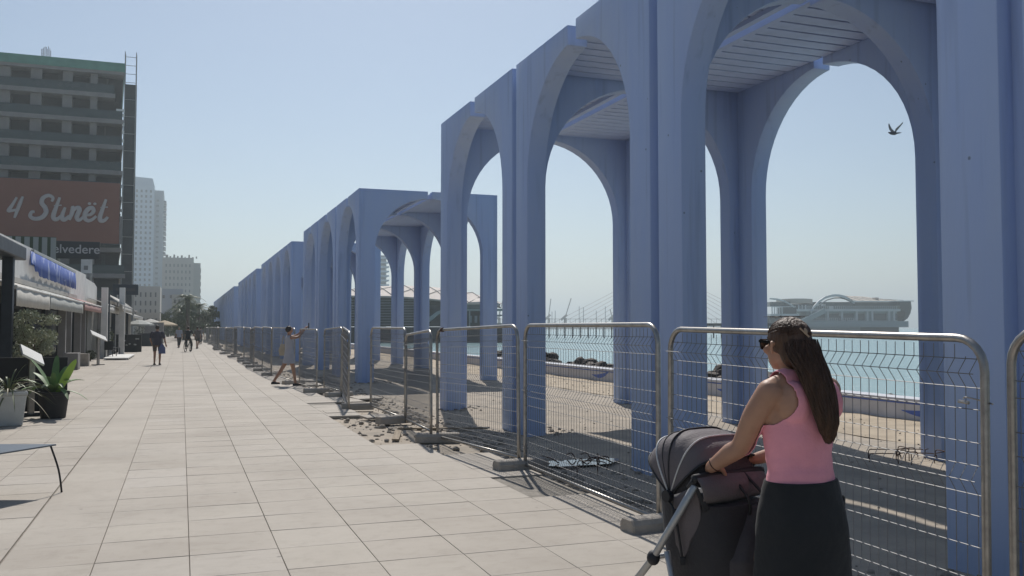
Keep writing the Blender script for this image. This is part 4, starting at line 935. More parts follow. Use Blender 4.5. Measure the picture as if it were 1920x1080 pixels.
def crane(px, Z, ytop, lean, l):
    r = far_root('harbour_crane', px, Z, l, 'crane'); s_ = Z / FPX
    b = MB(); b.tube([(0, 0, 0), (0, 0, hz(596, Z))], 1.6, 6); b.build('tower', M_pdk, r); b = MB(); b.bar((-.5, 0, hz(597, Z)), (lean * s_, 0, hz(ytop, Z)), .9); b.build('jib', M_pdk, r)
    b = MB(); b.bar((-8 * s_, 0, hz(600, Z)), (3 * s_, 0, hz(590, Z)), 2.2); b.build('counterweight', M_pdk, r)
crane(1060, 900, 559, 11, 'harbour crane with a raised jib in the middle of the big arch'); crane(1029, 950, 560, 4, 'harbour crane at the left edge of the big arch'); crane(936, 850, 553, 9, 'harbour crane right of the pavilion'); crane(1149, 900, 580, -5, 'small crane near the cable fan')
b = MB()
for i in range(60): h = random.uniform(1, 7); px = 930 + i * 8.5; x = (px - 1185) / FPX * 1100; b.box(x, x + 9, 0, 12, SEA_Z - .5, h * (1 if px < 1160 else .7))
x, y = wpos(1185, 1100); o = b.build('harbour_quay', mat('quay_grey', (.22, .23, .24), .9), loc=(x, y, 0), rot=(0, 0, -YAW)); tag(o, 'grey harbour quay strip on the horizon behind the footbridge', 'quay')
# curved pavilion left of the near arcade
ZV = 150; sV = ZV / FPX; pvn = far_root('curved_pavilion', 790, ZV, 'big pavilion with a pale latticed roof seen through the second arcade', 'pavilion')
def VX(px): return (px - 790) * sV
top = [(560, 552), (620, 543), (680, 537), (740, 535), (790, 537), (840, 542), (880, 549), (915, 560), (938, 570)]
bot = [(560, 556), (620, 554), (680, 554), (740, 555), (790, 558), (840, 563), (880, 568), (915, 568), (938, 572)]
b = MB(); vs = []
for (x, y), (x2, y2) in zip(top, bot): vs += [(VX(x), 12, hz(y, ZV + 12)), (VX(x), 5, hz(y * .5 + y2 * .5, ZV + 4) + .35), (VX(x2), -2, hz(y2, ZV - 2)), (VX(x2), -2, hz(y2 + 3, ZV - 2)), (VX(x2), 12, hz(y2 + 3, ZV))]
n = len(top); b.add(vs, [(i * 5 + j, i * 5 + 5 + j, i * 5 + 6 + j, i * 5 + 1 + j) for i in range(n - 1) for j in range(4)])
b.build('roof', mat('pavilion_roof', (.52, .46, .41), .75, var=.06, scale=.3), pvn)
b = MB()
for i in range(n - 1):
    A = Vector(vs[i * 5]); B = Vector(vs[i * 5 + 7]); A2 = Vector(vs[i * 5 + 2]); B2 = Vector(vs[i * 5 + 5])
    M1 = Vector(vs[i * 5 + 1]).lerp(Vector(vs[i * 5 + 6]), .5); u = Vector((0, -.05, .10))
    for q in (A, B, A2, B2): b.bar(q + u, M1 + u, .09)
b.build('roof_ribs', M_dark, pvn)
b = MB(); b.box(VX(560), VX(925), 1, 14, hz(612, ZV), hz(570, ZV)); b.build('glazed_wall', mat('pavilion_dark', (.07, .10, .12), .4, var=.4, scale=.7), pvn)
b = MB(); b.box(VX(560), VX(870), .8, .98, hz(572, ZV), hz(556, ZV)); b.build('upper_glazing', M_pgl, pvn)
for y in range(562, 612, 5):
    b = MB(); b.box(VX(560), VX(805), .35, .75, hz(y + 1.6, ZV), hz(y, ZV)); b.build('louvre', mat('louvre_grey', (.22, .26, .30), .6) if 'louvre_grey' not in MATS else MATS['louvre_grey'], pvn)
b = MB(); b.box(VX(560), VX(1000), -1.5, 16, SEA_Z - .5, hz(613, ZV)); b.build('plinth', M_dark, pvn)
b = MB(); b.prism([(VX(x), hz(y, ZV)) for x, y in [(800, 600), (820, 585), (850, 572), (885, 567), (915, 566), (938, 570), (938, 573), (915, 570), (885, 571), (853, 576), (825, 589), (808, 603)]], -1.8, .2, 'y'); b.build('eyelid_arch', M_pier, pvn)
b = MB(); b.box(VX(872), VX(950), -1.2, .9, hz(583, ZV), hz(579, ZV)); b.build('balcony_slab', M_pier, pvn)
b = MB(); b.box(VX(868), VX(906), -.2, .7, hz(578, ZV), hz(569, ZV)); b.build('balcony_glass', mat('sky_glass', (.25, .32, .36), .1), pvn)
for px in (880, 890, 899): b = MB(); b.box(VX(px), VX(px + 5), -.3, .79, hz(605, ZV), hz(592, ZV)); b.build('window', MATS['sky_glass'], pvn)
for px in (850, 866, 880, 905, 921, 945): b = MB(); b.box(VX(px), VX(px) + .2, -1, -.8, hz(612, ZV), hz(583, ZV)); b.build('column', M_pier, pvn)
b = MB(); b.box(VX(922), VX(1000), -.5, 1.5, hz(592, ZV), hz(590, ZV)); b.box(VX(922), VX(1000), -.5, 1.5, hz(612, ZV), hz(606, ZV)); b.build('landing', M_pier, pvn)
r, W, top_ = block('seaside_tower', 'slim balconied tower rising behind the pavilion roof', 700, 724, 478, 520, 14, mat('tower_teal', (.20, .27, .31), .6), 6, 1, M_tw, rowpx=9, ystart=486, wsz=(.9, .35))
sl = MB(); sl.box(-.8, W + 1.3, -1.5, 14, 0, .9); me = sl.mesh('balcony', M_tower)
for i in range(9): put('balcony', me, r, (0, 0, top_ - 2 - i * 2.6))
# ---------------------------------------------------------------- figures
def fuse(b, name, m, parent, voxel, smooth=6, keep=None, factor=.5, disp=None):
    """join overlapping closed volumes into one continuous skin"""
    me = b.mesh(name + '_src', m); bm = bmesh.new(); bm.from_mesh(me); bmesh.ops.recalc_face_normals(bm, faces=bm.faces); bm.to_mesh(me); bm.free()
    o = bpy.data.objects.new('tmp', me); C.objects.link(o)
    r = o.modifiers.new('r', 'REMESH'); r.mode = 'VOXEL'; r.voxel_size = voxel; r.use_smooth_shade = True
    s_ = o.modifiers.new('s', 'SMOOTH'); s_.iterations = smooth; s_.factor = factor
    dg = bpy.context.evaluated_depsgraph_get(); dg.update(); out = bpy.data.meshes.new_from_object(o.evaluated_get(dg)); bpy.data.objects.remove(o)
    out.name = name; out.materials.clear()
    for q in (m if isinstance(m, (list, tuple)) else [m]): out.materials.append(q)
    if disp:
        for v in out.vertices: v.co = disp(v.co)
    out.shade_smooth(); return put(name, out, parent)
def limb(b, pts, rs, n=12, sub=5):
    P = stretch(pts, sub); rr = lerpl(rs, sub); b.tube(P, rr, n); b.ball(P[0], rr[0], n, 8); b.ball(P[-1], rr[-1], n, 8)
def skin_mat(n, c):
    m = mat(n, c, .5, var=.12, scale=9, bump=.06, bscale=120); p = m.node_tree.nodes['Principled BSDF']; p.inputs['Subsurface Weight'].default_value = .12; p.inputs['Subsurface Radius'].default_value = (.02, .008, .004); return m
M_skin = skin_mat('tanned_skin', (.42, .235, .155)); M_skin2 = skin_mat('skin_far', (.33, .19, .13))
def cloth(n, c, bump=.25, sc=14, rough=.85): 
    m = mat(n, c, rough, var=.10, scale=5, bump=bump, bscale=sc); m.node_tree.nodes['Principled BSDF'].inputs['Sheen Weight'].default_value = .08; return m
def rotz(a): return Matrix.Rotation(a, 4, 'Z')
def hand(b, w, d, acr, up, thumb=1, curl=1.0, L=.085):
    """w wrist, d towards knuckles, acr across the knuckles towards the thumb, up back of hand"""
    w, d, acr, up = Vector(w), Vector(d).normalized(), Vector(acr).normalized(), Vector(up).normalized()
    for t in (.15, .4, .65, .88):
        for q in (-1, -.33, .33, 1): b.ball(w + d * L * t + acr * q * (.012 + .017 * t), (.015, .015, .0135), 8, 6)
    for j in range(4):
        ln = (.80, 1.0, .95, .86)[3 - j] if thumb > 0 else (.86, .95, 1.0, .8)[j]
        k = w + d * L * .95 + acr * (j - 1.5) * .0195 + up * (-.003 if j in (0, 3) else 0)
        p1 = k + (d * .032 - up * .012 * curl) * ln; p2 = p1 + (d * (.020 - .014 * curl) - up * .024 * curl) * ln; p3 = p2 + (-d * .012 * curl + d * .02 * (1 - curl) - up * .015 * curl) * ln
        b.tube([k, p1, p2, p3], [.0095, .0088, .0078, .0065], 8); b.ball(p3, .0066, 8, 6); b.ball(k, .0098, 8, 6)
    k = w + d * .022 + acr * .026; p1 = k + d * .024 + acr * .018 - up * .012; p2 = p1 + d * .024 + acr * .004 - up * .018; p3 = p2 + d * .014 - acr * .004 - up * .010
    b.tube([k, p1, p2, p3], [.014, .0115, .0098, .008], 8); b.ball(p3, .008, 8, 6)

# ---- the woman pushing the pram
OX, OZ = 1.20, 3.80
wx = OX * math.cos(YAW) + OZ * math.sin(YAW); wy = OZ * math.cos(YAW) - OX * math.sin(YAW)
wm = empty('person', (wx, wy, 0), -YAW); tag(wm, 'woman in a pink tank top and black shorts with long dark hair, pushing a pram', 'person')
T = rotz(R(30)); Ti = T.inverted()
def tv(x, y, z): return T @ Vector((x, y, z))
b = MB()
b.loft([(0, 0, .66, .165, .105), (0, -.004, .74, .183, .122), (0, -.004, .82, .186, .124), (0, 0, .90, .170, .110), (0, .006, .98, .150, .098), (0, .010, 1.05, .149, .098), (0, .014, 1.13, .160, .106), (0, .018, 1.20, .172, .116), (0, .014, 1.27, .172, .108), (0, .006, 1.32, .158, .086), (0, 0, 1.355, .118, .066), (0, 0, 1.385, .072, .055), (0, .006, 1.42, .054, .053)], 28, T)
for sx in (-1, 1):
    b.ball(tv(sx * .085, .085, 1.185), (.062, .055, .06), 12, 8); b.ball(tv(sx * .165, .0, 1.312), (.056, .056, .054), 12, 8); b.ball(tv(sx * .10, -.055, 1.27), (.07, .045, .085), 12, 8)
    b.ball(tv(sx * .08, -.055, .80), (.085, .075, .085), 12, 8)
    b.tube([tv(sx * .05, -.012, 1.37), tv(sx * .16, 0, 1.335)], [.042, .040], 10)
HC = Vector((-.047, .01, 1.505)); H = Matrix.Translation(HC) @ rotz(R(22)); 
b.tube([tv(0, -.005, 1.33), Vector((-.02, .005, 1.40)), Vector((-.035, .012, 1.46))], [.062, .052, .05], 14)
# left arm
SL = tv(-.172, 0, 1.315); EL = Vector((-.238, .03, 1.085)); WL = Vector((-.342, .135, .978))
limb(b, [SL, SL.lerp(EL, .45) + Vector((-.012, -.008, .0)), EL, EL.lerp(WL, .35), WL], [.054, .050, .041, .042, .0265], 14)
hd = Vector((-.25, .80, -.12)).normalized(); ac = Vector((.88, .42, -.05)); 
hd = Vector((.25, .75, -.30)).normalized(); ac = (ac - hd * ac.dot(hd)).normalized(); up = ac.cross(hd).normalized(); up = up if up.z > 0 else -up
hand(b, WL + Vector((0, 0, 0)), hd, ac, up, 1, 1.0, .078)
# right arm
SR = tv(.172, 0, 1.315); ER = tv(.195, .09, 1.075); WR = Vector((-.10, .33, .985))
limb(b, [SR, SR.lerp(ER, .5), ER, ER.lerp(WR, .4), WR], [.054, .048, .040, .040, .026], 14)
hand(b, WR, Vector((-.5, .75, -.25)), Vector((-.82, -.57, 0)), Vector((0, .2, 1)), -1, 1.0, .078)
# legs, mid stride
for sx, kx, ky, fx, fy in ((-1, -.10, .18, -.16, .22), (1, .10, .02, .13, -.30)):
    hp = tv(sx * .09, 0, .78); kn = Vector((kx + .0, ky, .45)); an = Vector((fx, fy, .09 if sx < 0 else .14))
    limb(b, [hp, hp.lerp(kn, .5) + Vector((sx * .01, 0, 0)), kn, kn.lerp(an, .35) + Vector((0, -.015, 0)), an], [.090, .080, .054, .053, .032], 16)
    fd = Vector((-.30, .95, -.05 if sx < 0 else -.45)).normalized(); b.tube([an - fd * .04 - Vector((0, 0, .03)), an + fd * .08 - Vector((0, 0, .05)), an + fd * .17 - Vector((0, 0, .065))], [.036, .034, .022], 10)
# head
b.ball(H @ Vector((0, -.008, .022)), (.074, .092, .082), 20, 14, rotz(R(22)))
b.ball(H @ Vector((0, .035, -.045)), (.058, .056, .062), 16, 10, rotz(R(22))); b.ball(H @ Vector((0, .067, -.088)), (.026, .022, .018), 12, 8); b.ball(H @ Vector((0, -.01, -.05)), (.055, .062, .05), 14, 8, rotz(R(22)))
b.tube([H @ Vector((0, .086, .022)), H @ Vector((0, .100, -.012)), H @ Vector((0, .108, -.026))], [.008, .011, .013], 8); b.ball(H @ Vector((0, .084, -.058)), (.022, .014, .008), 10, 6, rotz(R(22)))
for sx in (-1, 1): b.ball(H @ Vector((sx * .045, .068, -.02)), (.022, .018, .02), 10, 6)
for sx in (-1, 1):
    e0 = H @ Vector((sx * .077, -.004, -.012)); b.tube([e0 + Vector((0, 0, -.024)), e0 + H.to_3x3() @ Vector((sx * .012, -.010, .0)), e0 + H.to_3x3() @ Vector((sx * .012, -.016, .024)), e0 + H.to_3x3() @ Vector((sx * .004, .004, .028))], [.007, .009, .010, .006], 8)
body = fuse(b, 'body', M_skin, wm, .0058, 7)
# tank top cut from the body surface and lifted off it
def cut_cloth(body, name, m, keep, off, thick, parent, wr=None):
    src = body.data; bm = bmesh.new(); bm.from_mesh(src); bm.normal_update()
    dele = [f for f in bm.faces if not keep(Ti @ f.calc_center_median(), Ti.to_3x3() @ f.normal)]
    bmesh.ops.delete(bm, geom=dele, context='FACES')
    for v in bm.verts: v.co += v.normal * (off + (wr(Ti @ v.co) if wr else 0))
    for k in range(3): bmesh.ops.smooth_vert(bm, verts=[v for v in bm.verts if v.is_boundary], factor=.5, use_axis_x=True, use_axis_y=True, use_axis_z=True)
    me = bpy.data.meshes.new(name); bm.to_mesh(me); bm.free(); me.materials.append(m); me.shade_smooth(); o = put(name, me, parent)
    sm = o.modifiers.new('t', 'SOLIDIFY'); sm.thickness = thick; sm.offset = 1; return o
def top_keep(p, n):
    u, v, z = p; a = abs(u)
    if z < .925 or z > 1.40: return False
    if z < 1.185:
        lim = .150 + .035 * max(0, (z - 1.0) / .18); 
        if z < 1.0: lim = .185
        return a < lim + .006 and abs(v) < .17
    t = (z - 1.185) / .165; arm = .170 - .050 * min(1, t * 2.2) ** .6 if t < .8 else .120 + .02 * (t - .8)
    if a > arm: return False
    if z > 1.30:
        neck = .062 + .05 * max(0, (z - 1.33)) if v < 0.02 else .075
        if v < .02 and z > 1.315 + .5 * max(0, .03 - a) * 0 and a < neck * (1 if z > 1.335 else (z - 1.315) / .02): return False
        if v >= .02 and a < neck: return False
    return True
def wrinkle(p):
    return .0055 * noise.noise(Vector((p.x * 9 + p.z * 9, p.y * 9, p.z * 15 - p.x * 6))) + .0022 * math.sin(p.z * 80 + 14 * p.y + 6 * p.x) * max(0, 1 - abs(p.z - .985) / .06) + .007 * noise.noise(p * 9)
M_pinkc = cloth('pink_jersey', (.86, .36, .43), .15, 60)
cut_cloth(body, 'tank_top', M_pinkc, top_keep, .006, .003, wm, wrinkle)
# black shorts
b = MB(); secs = []
for i in range(15):
    z = .945 - i * .031; t = i / 14; fl = .168 + .034 * min(1, t * 2.6) + .008 * t; fd = .116 + .036 * min(1, t * 2.4) + .010 * t
    secs.append((0, -.004, z, fl + .002 * math.sin(i * 2.1), fd, 2.3))
M_blk = cloth('black_fabric', (.016, .018, .020), .35, 18)
b.loft(secs, 40, T); b.v = [tuple(Vector(v) + Vector((v[0], v[1] * 1, 0)) * .045 * noise.noise(Vector((v[0] * 14, v[1] * 14, v[2] * 4.5)))) for v in b.v]
b.build('shorts', M_blk, wm, smooth='auto')
b = MB(); b.loft([(0, -.002, .915, .172, .119, 2.3), (0, -.002, .950, .166, .114, 2.3)], 40, T); b.build('waistband', M_blk, wm, smooth='auto')
b = MB(); M = T @ Matrix.Translation((.205, .0, .82)); b.box(-.012, .008, -.05, .04, -.05, .05, M); b.build('side_pocket_flap', M_blk, wm, bevel=.006)
# hair
M_hair = mat('dark_brown_hair', (.078, .040, .023), .5, var=.6, scale=60, stretchv=(1, 1, .08), bump=.5, bscale=90)
M_hair.node_tree.nodes['Principled BSDF'].inputs['Anisotropic'].default_value = .6
b = MB(); b.ball(H @ Vector((0, -.017, .030)), (.083, .099, .086), 28, 18, rotz(R(22)))
b.ball(H @ Vector((0, -.055, -.03)), (.070, .055, .07), 20, 12, rotz(R(22)))
pth = [(-.012, -.055, 1.53), (-.005, -.085, 1.47), (.018, -.118, 1.40), (.045, -.135, 1.31), (.062, -.145, 1.22), (.072, -.135, 1.155), (.078, -.12, 1.105)]
wid = [.064, .072, .067, .060, .050, .031, .008]; dep = [.05, .045, .036, .030, .026, .020, .006]
P = stretch(pth, 5); Wd = lerpl(wid, 5); Dp = lerpl(dep, 5); rx = Vector((.90, .43, 0)).normalized(); ry = Vector((-.43, .90, 0)).normalized()
vs = []; n = 18
for p, w_, d_ in zip(P, Wd, Dp):
    for k in range(n): a = 2 * PI * k / n; vs.append(p + rx * w_ * .93 * math.cos(a) + ry * d_ * .93 * math.sin(a))
fs = [(i * n + k, i * n + (k + 1) % n, (i + 1) * n + (k + 1) % n, (i + 1) * n + k) for i in range(len(P) - 1) for k in range(n)] + [tuple(range(n)), tuple((len(P) - 1) * n + k for k in range(n))]
b.add(vs, fs); hair = fuse(b, 'hair', M_hair, wm, .006, 8)
b = MB(); rnd = random.Random(2)
for i in range(520):
    a = rnd.uniform(0, 2 * PI); q = rnd.uniform(.90, 1.05) if i % 7 else rnd.uniform(1.05, 1.2); ph = rnd.uniform(-.8, .8); end = len(P) - rnd.choice((1, 2, 2, 3, 4, 6)); st = rnd.choice((0, 1, 2, 4)); pts_ = []
    for j in range(st, end, 2):
        aa = a + ph * j / len(P) + .12 * math.sin(j * .5 + i); pts_.append(P[j] + rx * Wd[j] * q * math.cos(aa) + ry * Dp[j] * q * math.sin(aa) + Vector((rnd.gauss(0, .0012), rnd.gauss(0, .0012), 0)))
    if len(pts_) > 2: pts_ = stretch(pts_, 2); b.tube(pts_, [.0021] * (len(pts_) - 1) + [.0006], 4, cap=False)
# combed strands over the skull towards the clip
clip = H @ Vector((.004, -.108, .055)); Hr = rotz(R(22)).to_3x3()
for i in range(340):
    th = rnd.uniform(0, 2 * PI); ph = rnd.uniform(.12, 1.45)
    d0 = Vector((math.sin(ph) * math.sin(th), math.sin(ph) * math.cos(th), math.cos(ph)))
    if d0.z < .15 and d0.y > .2: continue
    d1 = Vector((.0, -.86, .30)).normalized(); pts_ = []
    for j in range(8):
        t = j / 7; dd = d0.lerp(d1, t).normalized(); pts_.append(H @ Vector((dd.x * .0838, -.017 + dd.y * .0998, .030 + dd.z * .0868)))
    b.tube(pts_, [.0012] + [.0020] * 6 + [.001], 4, cap=False)
for i in range(26):   # flyaway hairs catching the sun
    p0 = H @ Vector((rnd.uniform(-.05, .05), rnd.uniform(-.06, .06), .112)); b.tube([p0, p0 + Vector((rnd.uniform(-.02, .02), rnd.uniform(-.02, .02), .008)), p0 + Vector((rnd.uniform(-.05, .05), rnd.uniform(-.03, .03), rnd.uniform(.0, .012)))], .0007, 3, cap=False)
tag(b.build('hair_strands', M_hair, hair, smooth=True), kind='stuff')
b = MB(); b.ball(clip, (.012, .008, .016), 10, 6); b.bar(clip + Vector((-.022, -.006, .016)), clip + Vector((.014, -.010, -.02)), .008, .006); b.build('hair_clip', mat('clip_tan', (.42, .30, .20), .35), wm, smooth='auto')
# sunglasses
b = MB()
for sx in (-1, 1):
    M = H @ Matrix.Translation((sx * .036, .103, .004)) @ Matrix.Rotation(sx * R(-14), 4, 'Z'); b.loft([(0, 0, -.024, .020, .004), (0, 0, -.012, .029, .005), (0, 0, .010, .031, .005), (0, 0, .021, .029, .005)], 16, M)
    b.bar(H @ Vector((sx * .066, .098, .016)), H @ Vector((sx * .082, .0, .012)), .005, .011)
b.bar(H @ Vector((-.012, .108, .012)), H @ Vector((.012, .108, .012)), .006, .006); b.build('sunglasses', mat('sunglass_black', (.008, .008, .009), .12, spec=.8), wm, smooth='auto')
# bracelet
wd = (WL - EL).normalized(); q0 = WL - wd * .022; u1 = wd.orthogonal().normalized(); u2 = wd.cross(u1)
b = MB(); b.tube([q0 + (u1 * math.cos(a) + u2 * math.sin(a)) * .0295 for a in [2 * PI * i / 24 for i in range(24)]], .0028, 6, closed=True); b.build('bracelet', mat('bracelet_brown', (.08, .035, .02), .5), wm, smooth=True)
for sx, fx, fy, zz in ((-1, -.16, .22, 0), (1, .13, -.30, .05)):
    fd = Vector((-.30, .95, 0)).normalized(); c = Vector((fx, fy, 0)) + fd * .06; b = MB(); M = Matrix.Translation(c + Vector((0, 0, zz))) @ rotz(math.atan2(-fd.x, fd.y)) @ (Matrix.Rotation(R(-18), 4, 'X') if sx > 0 else Matrix.Identity(4))
    b.loft([(0, 0, .0, .046, .13, 2.6), (0, 0, .028, .047, .132, 2.6), (0, -.02, .055, .042, .10, 2.4), (0, -.05, .085, .036, .055)], 20, M); b.build('shoe', M_white, wm, smooth='auto')

# ---- pram
PX0, PZ0 = 0.95, 4.05
sx_ = PX0 * math.cos(YAW) + PZ0 * math.sin(YAW); sy_ = PZ0 * math.cos(YAW) - PX0 * math.sin(YAW)
st = empty('pram', (sx_, sy_, 0), -YAW); tag(st, 'dark grey pram with a raised ribbed hood and silver frame pushed by the woman', 'pram')
def LP(px, py, Z): return Vector(((px - 960) / FPX * Z - PX0, Z - PZ0, hz(py, Z)))
hh = Vector((-.57, .82, 0)).normalized(); ww = Vector((.82, .57, 0)).normalized(); UP = Vector((0, 0, 1))
M_hood = cloth('hood_fabric', (.125, .108, .112), .2, 90, .75); M_hoodd = cloth('pram_dark_fabric', (.035, .033, .036), .3, 60); M_pipe = mat('pale_piping', (.55, .55, .54), .5); M_alu = mat('pram_aluminium', (.42, .42, .41), .38, metal=.6); M_tyre = mat('tyre_rubber', (.02, .02, .02), .8)
P0 = LP(1253, 926, 4.06); WID = .43
def hoop(th, r=.275, wside=WID, n=22, inset=0):
    e = hh * math.cos(th) + UP * math.sin(th); out = []
    for i in range(n + 1):
        t = PI * i / n; c, s2 = math.cos(t), math.sin(t); x = .5 - .5 * math.copysign(abs(c) ** .55, c); out.append(P0 + ww * (inset + (wside - 2 * inset) * x) + e * (r - inset) * (s2 ** .52))
    return out
angs = [40, 48, 60, 72, 86, 99, 112, 124, 136]; rad = [.262, .268, .278, .279, .281, .279, .280, .270, .258]
b = MB(); vs = []; n = 22; A2 = []; R2 = []
for i in range(len(angs) - 1):
    for k in range(3):
        t = k / 3; A2.append(angs[i] + (angs[i + 1] - angs[i]) * t); R2.append(rad[i] + (rad[i + 1] - rad[i]) * t - (.006 * math.sin(PI * t) if i % 2 else .003 * math.sin(PI * t)))
A2.append(angs[-1]); R2.append(rad[-1])
for a, r in zip(A2, R2): vs += hoop(R(a), r)
vs = [Vector(v) + Vector((0, 0, .0035 * noise.noise(Vector(v) * 22))) for v in vs]
b.add(vs, [(i * (n + 1) + k, i * (n + 1) + k + 1, (i + 1) * (n + 1) + k + 1, (i + 1) * (n + 1) + k) for i in range(len(A2) - 1) for k in range(n)])
o = b.build('hood', M_hood, st, smooth=True); o.modifiers.new('t', 'SOLIDIFY').thickness = .006
for a, r, m, w_, nm in ((60, .2785, M_pipe, .0048, 'hood_piping'), (86, .284, M_black, .0045, 'hood_seam'), (112, .283, M_pipe, .0038, 'hood_piping'), (136, .26, M_black, .006, 'hood_edge'), (40, .263, M_black, .005, 'hood_edge'), (72, .2805, M_black, .0022, 'hood_seam')):
    b = MB(); b.tube([v - ww * .0 for v in hoop(R(a), r + .001)], w_, 6); b.build(nm, m, st, smooth=True)
# inner lining, slightly inside and behind
b = MB(); vs = []
for a in (112, 128, 146, 160): vs += hoop(R(a), .255 if a < 140 else .235, inset=.012)
b.add(vs, [(i * (n + 1) + k, i * (n + 1) + k + 1, (i + 1) * (n + 1) + k + 1, (i + 1) * (n + 1) + k) for i in range(3) for k in range(n)]); o = b.build('hood_lining', M_hoodd, st, smooth=True); o.modifiers.new('t', 'SOLIDIFY').thickness = .003
for q in (P0 - ww * .012, P0 + ww * (WID + .012)):
    b = MB(); b.tube([q - ww * .014, q + ww * .014], .026, 14); b.build('hood_hinge', M_black, st, smooth='auto')
# handle and the fabric below it
HL, HR = LP(1300, 898, 3.90), LP(1306, 898, 3.90) + ww * .40
b = MB(); b.tube(stretch([HL - UP * .035 + hh * .03, HL, HL + UP * .012 + ww * .03, HR + UP * .012 - ww * .03, HR, HR - UP * .035 + hh * .03], 5), .0155, 10); b.build('handle', M_black, st, smooth=True)
def sheet(name, rows, m, th=.004, sub=6, amp=.004):
    """rows of equal length of points -> smooth cloth"""
    rows = [stretch(r, sub) for r in rows]; cols = [stretch([r[i] for r in rows], sub) for i in range(len(rows[0]))]; nr = len(cols[0]); nc = len(cols); b = MB()
    vs = [cols[c][r] + Vector((0, 0, 0)) + hh * amp * noise.noise(cols[c][r] * 17) + UP * amp * .5 * noise.noise(cols[c][r] * 23) for r in range(nr) for c in range(nc)]
    b.add(vs, [(r * nc + c, r * nc + c + 1, (r + 1) * nc + c + 1, (r + 1) * nc + c) for r in range(nr - 1) for c in range(nc - 1)]); o = b.build(name, m, st, smooth=True); o.modifiers.new('t', 'SOLIDIFY').thickness = th; return o
o0 = -hh * .022
sheet('organiser', [[HL + UP * .020 + o0 * .2, HL + ww * .2 + UP * .028, HR + UP * .020], [HL - UP * .02 + o0 * 1.8, HL + ww * .2 - UP * .02 + o0 * 2.6, HR - UP * .02 + o0 * 1.6], [HL + ww * .02 - UP * .075 + o0 * 1.6, HL + ww * .2 - UP * .085 + o0 * 2.4, HR - UP * .08 + o0 * 1.4], [HL + ww * .05 - UP * .115 + hh * .02, HL + ww * .2 - UP * .118 + hh * .01, HR - UP * .11 + hh * .02]], M_hood, .006)
sheet('side_drape', [[LP(1262, 930, 4.04), LP(1280, 918, 3.99), LP(1300, 908, 3.93)], [LP(1262, 980, 4.05), LP(1284, 975, 3.98), LP(1312, 960, 3.94)], [LP(1268, 1036, 4.07), LP(1280, 1040, 4.02), LP(1292, 1010, 3.98)]], M_hood, .005)
sheet('back_strap', [[LP(1297, 905, 3.90), LP(1303, 905, 3.90)], [LP(1308, 935, 3.90), LP(1316, 932, 3.90)], [LP(1318, 958, 3.91), LP(1328, 950, 3.91)]], M_black, .004)
# seat tub and basket
def tub(name, secs, m, dx=.0):
    b = MB(); Mm = Matrix.Translation(P0 + ww * WID / 2 + Vector((0, 0, -P0.z))) @ Matrix((ww, hh, UP)).transposed().to_4x4(); b.loft([(0, cy, z, rx_, ry_, 3.2) for cy, z, rx_, ry_ in secs], 32, Mm); return b.build(name, m, st, smooth='auto')
tub('seat_shell', [(-.06, .36, .13, .12), (-.07, .44, .18, .17), (-.07, .60, .195, .20), (-.06, .74, .20, .20), (-.05, .81, .20, .20)], M_hoodd)
tub('basket', [(-.05, .20, .17, .20), (-.05, .30, .19, .22), (-.05, .345, .19, .22)], M_black)
for side in (0, 1):
    s0 = ww * (WID + .05) * side - ww * (.035 if not side else -.0); A_ = HL + Vector((-.0, 0, -.02)); base = [A_, LP(1222, 1040, 4.10), LP(1200, 1068, 4.16), LP(1150, 1128, 4.34), LP(1120, 1170, 4.46)]
    off_ = ww * (WID - .02) * side
    b = MB(); b.tube([p + off_ for p in base], .0165, 10); b.build('frame_tube', M_alu, st, smooth=True)
    b = MB(); c = LP(1222, 1040, 4.10) + off_; b.ball(c, (.030, .030, .034), 12, 8); b.build('frame_joint', M_black, st, smooth=True)
    b = MB(); rw = HL + hh * .04; rw.z = .12; a_ = LP(1247, 1028, 4.02) + off_; b.tube([a_, rw + off_], .0135, 8); b.build('rear_tube', M_alu, st, smooth=True)
    for wh, r_, nm in ((rw + off_, .115, 'rear_wheel'), (LP(1120, 1170, 4.46) + off_, .095, 'front_wheel')):
        c = Vector((wh.x, wh.y, r_)); MM = Matrix.Translation(c) @ Matrix((hh, UP, ww)).transposed().to_4x4()
        w0 = MB(); w0.tube([MM @ Vector((math.cos(t) * (r_ - .017), math.sin(t) * (r_ - .017), 0)) for t in [2 * PI * i / 28 for i in range(28)]], .017, 8, closed=True); wo_ = w0.build(nm, M_tyre, st, smooth=True)
        w1 = MB()
        for i in range(5): t = 2 * PI * i / 5; w1.bar(c, MM @ Vector((math.cos(t) * (r_ - .03), math.sin(t) * (r_ - .03), 0)), .014, .01)
        w1.tube([c - ww * .02, c + ww * .02], .02, 10); w1.build('rim', M_alu, wo_)
b = MB(); b.tube([LP(1222, 1040, 4.10) + ww * .0, LP(1222, 1040, 4.10) + ww * (WID - .02)], .012, 8); b.build('cross_tube', M_alu, st, smooth=True)
for q, px_, py_ in ((0, 1262, 958), (1, 1276, 1046)):
    c = LP(px_, py_, 4.0); b = MB(); b.box(-.012, .012, -.006, .006, -.018, .018, Matrix.Translation(c)); b.build('buckle', M_black, st, bevel=.003)
b = MB(); b.tube(stretch([P0 + hh * .02 - UP * .02, LP(1262, 958, 4.0), LP(1276, 1046, 4.0)], 5), .0055, 5); b.build('tension_strap', M_black, st, smooth=True)
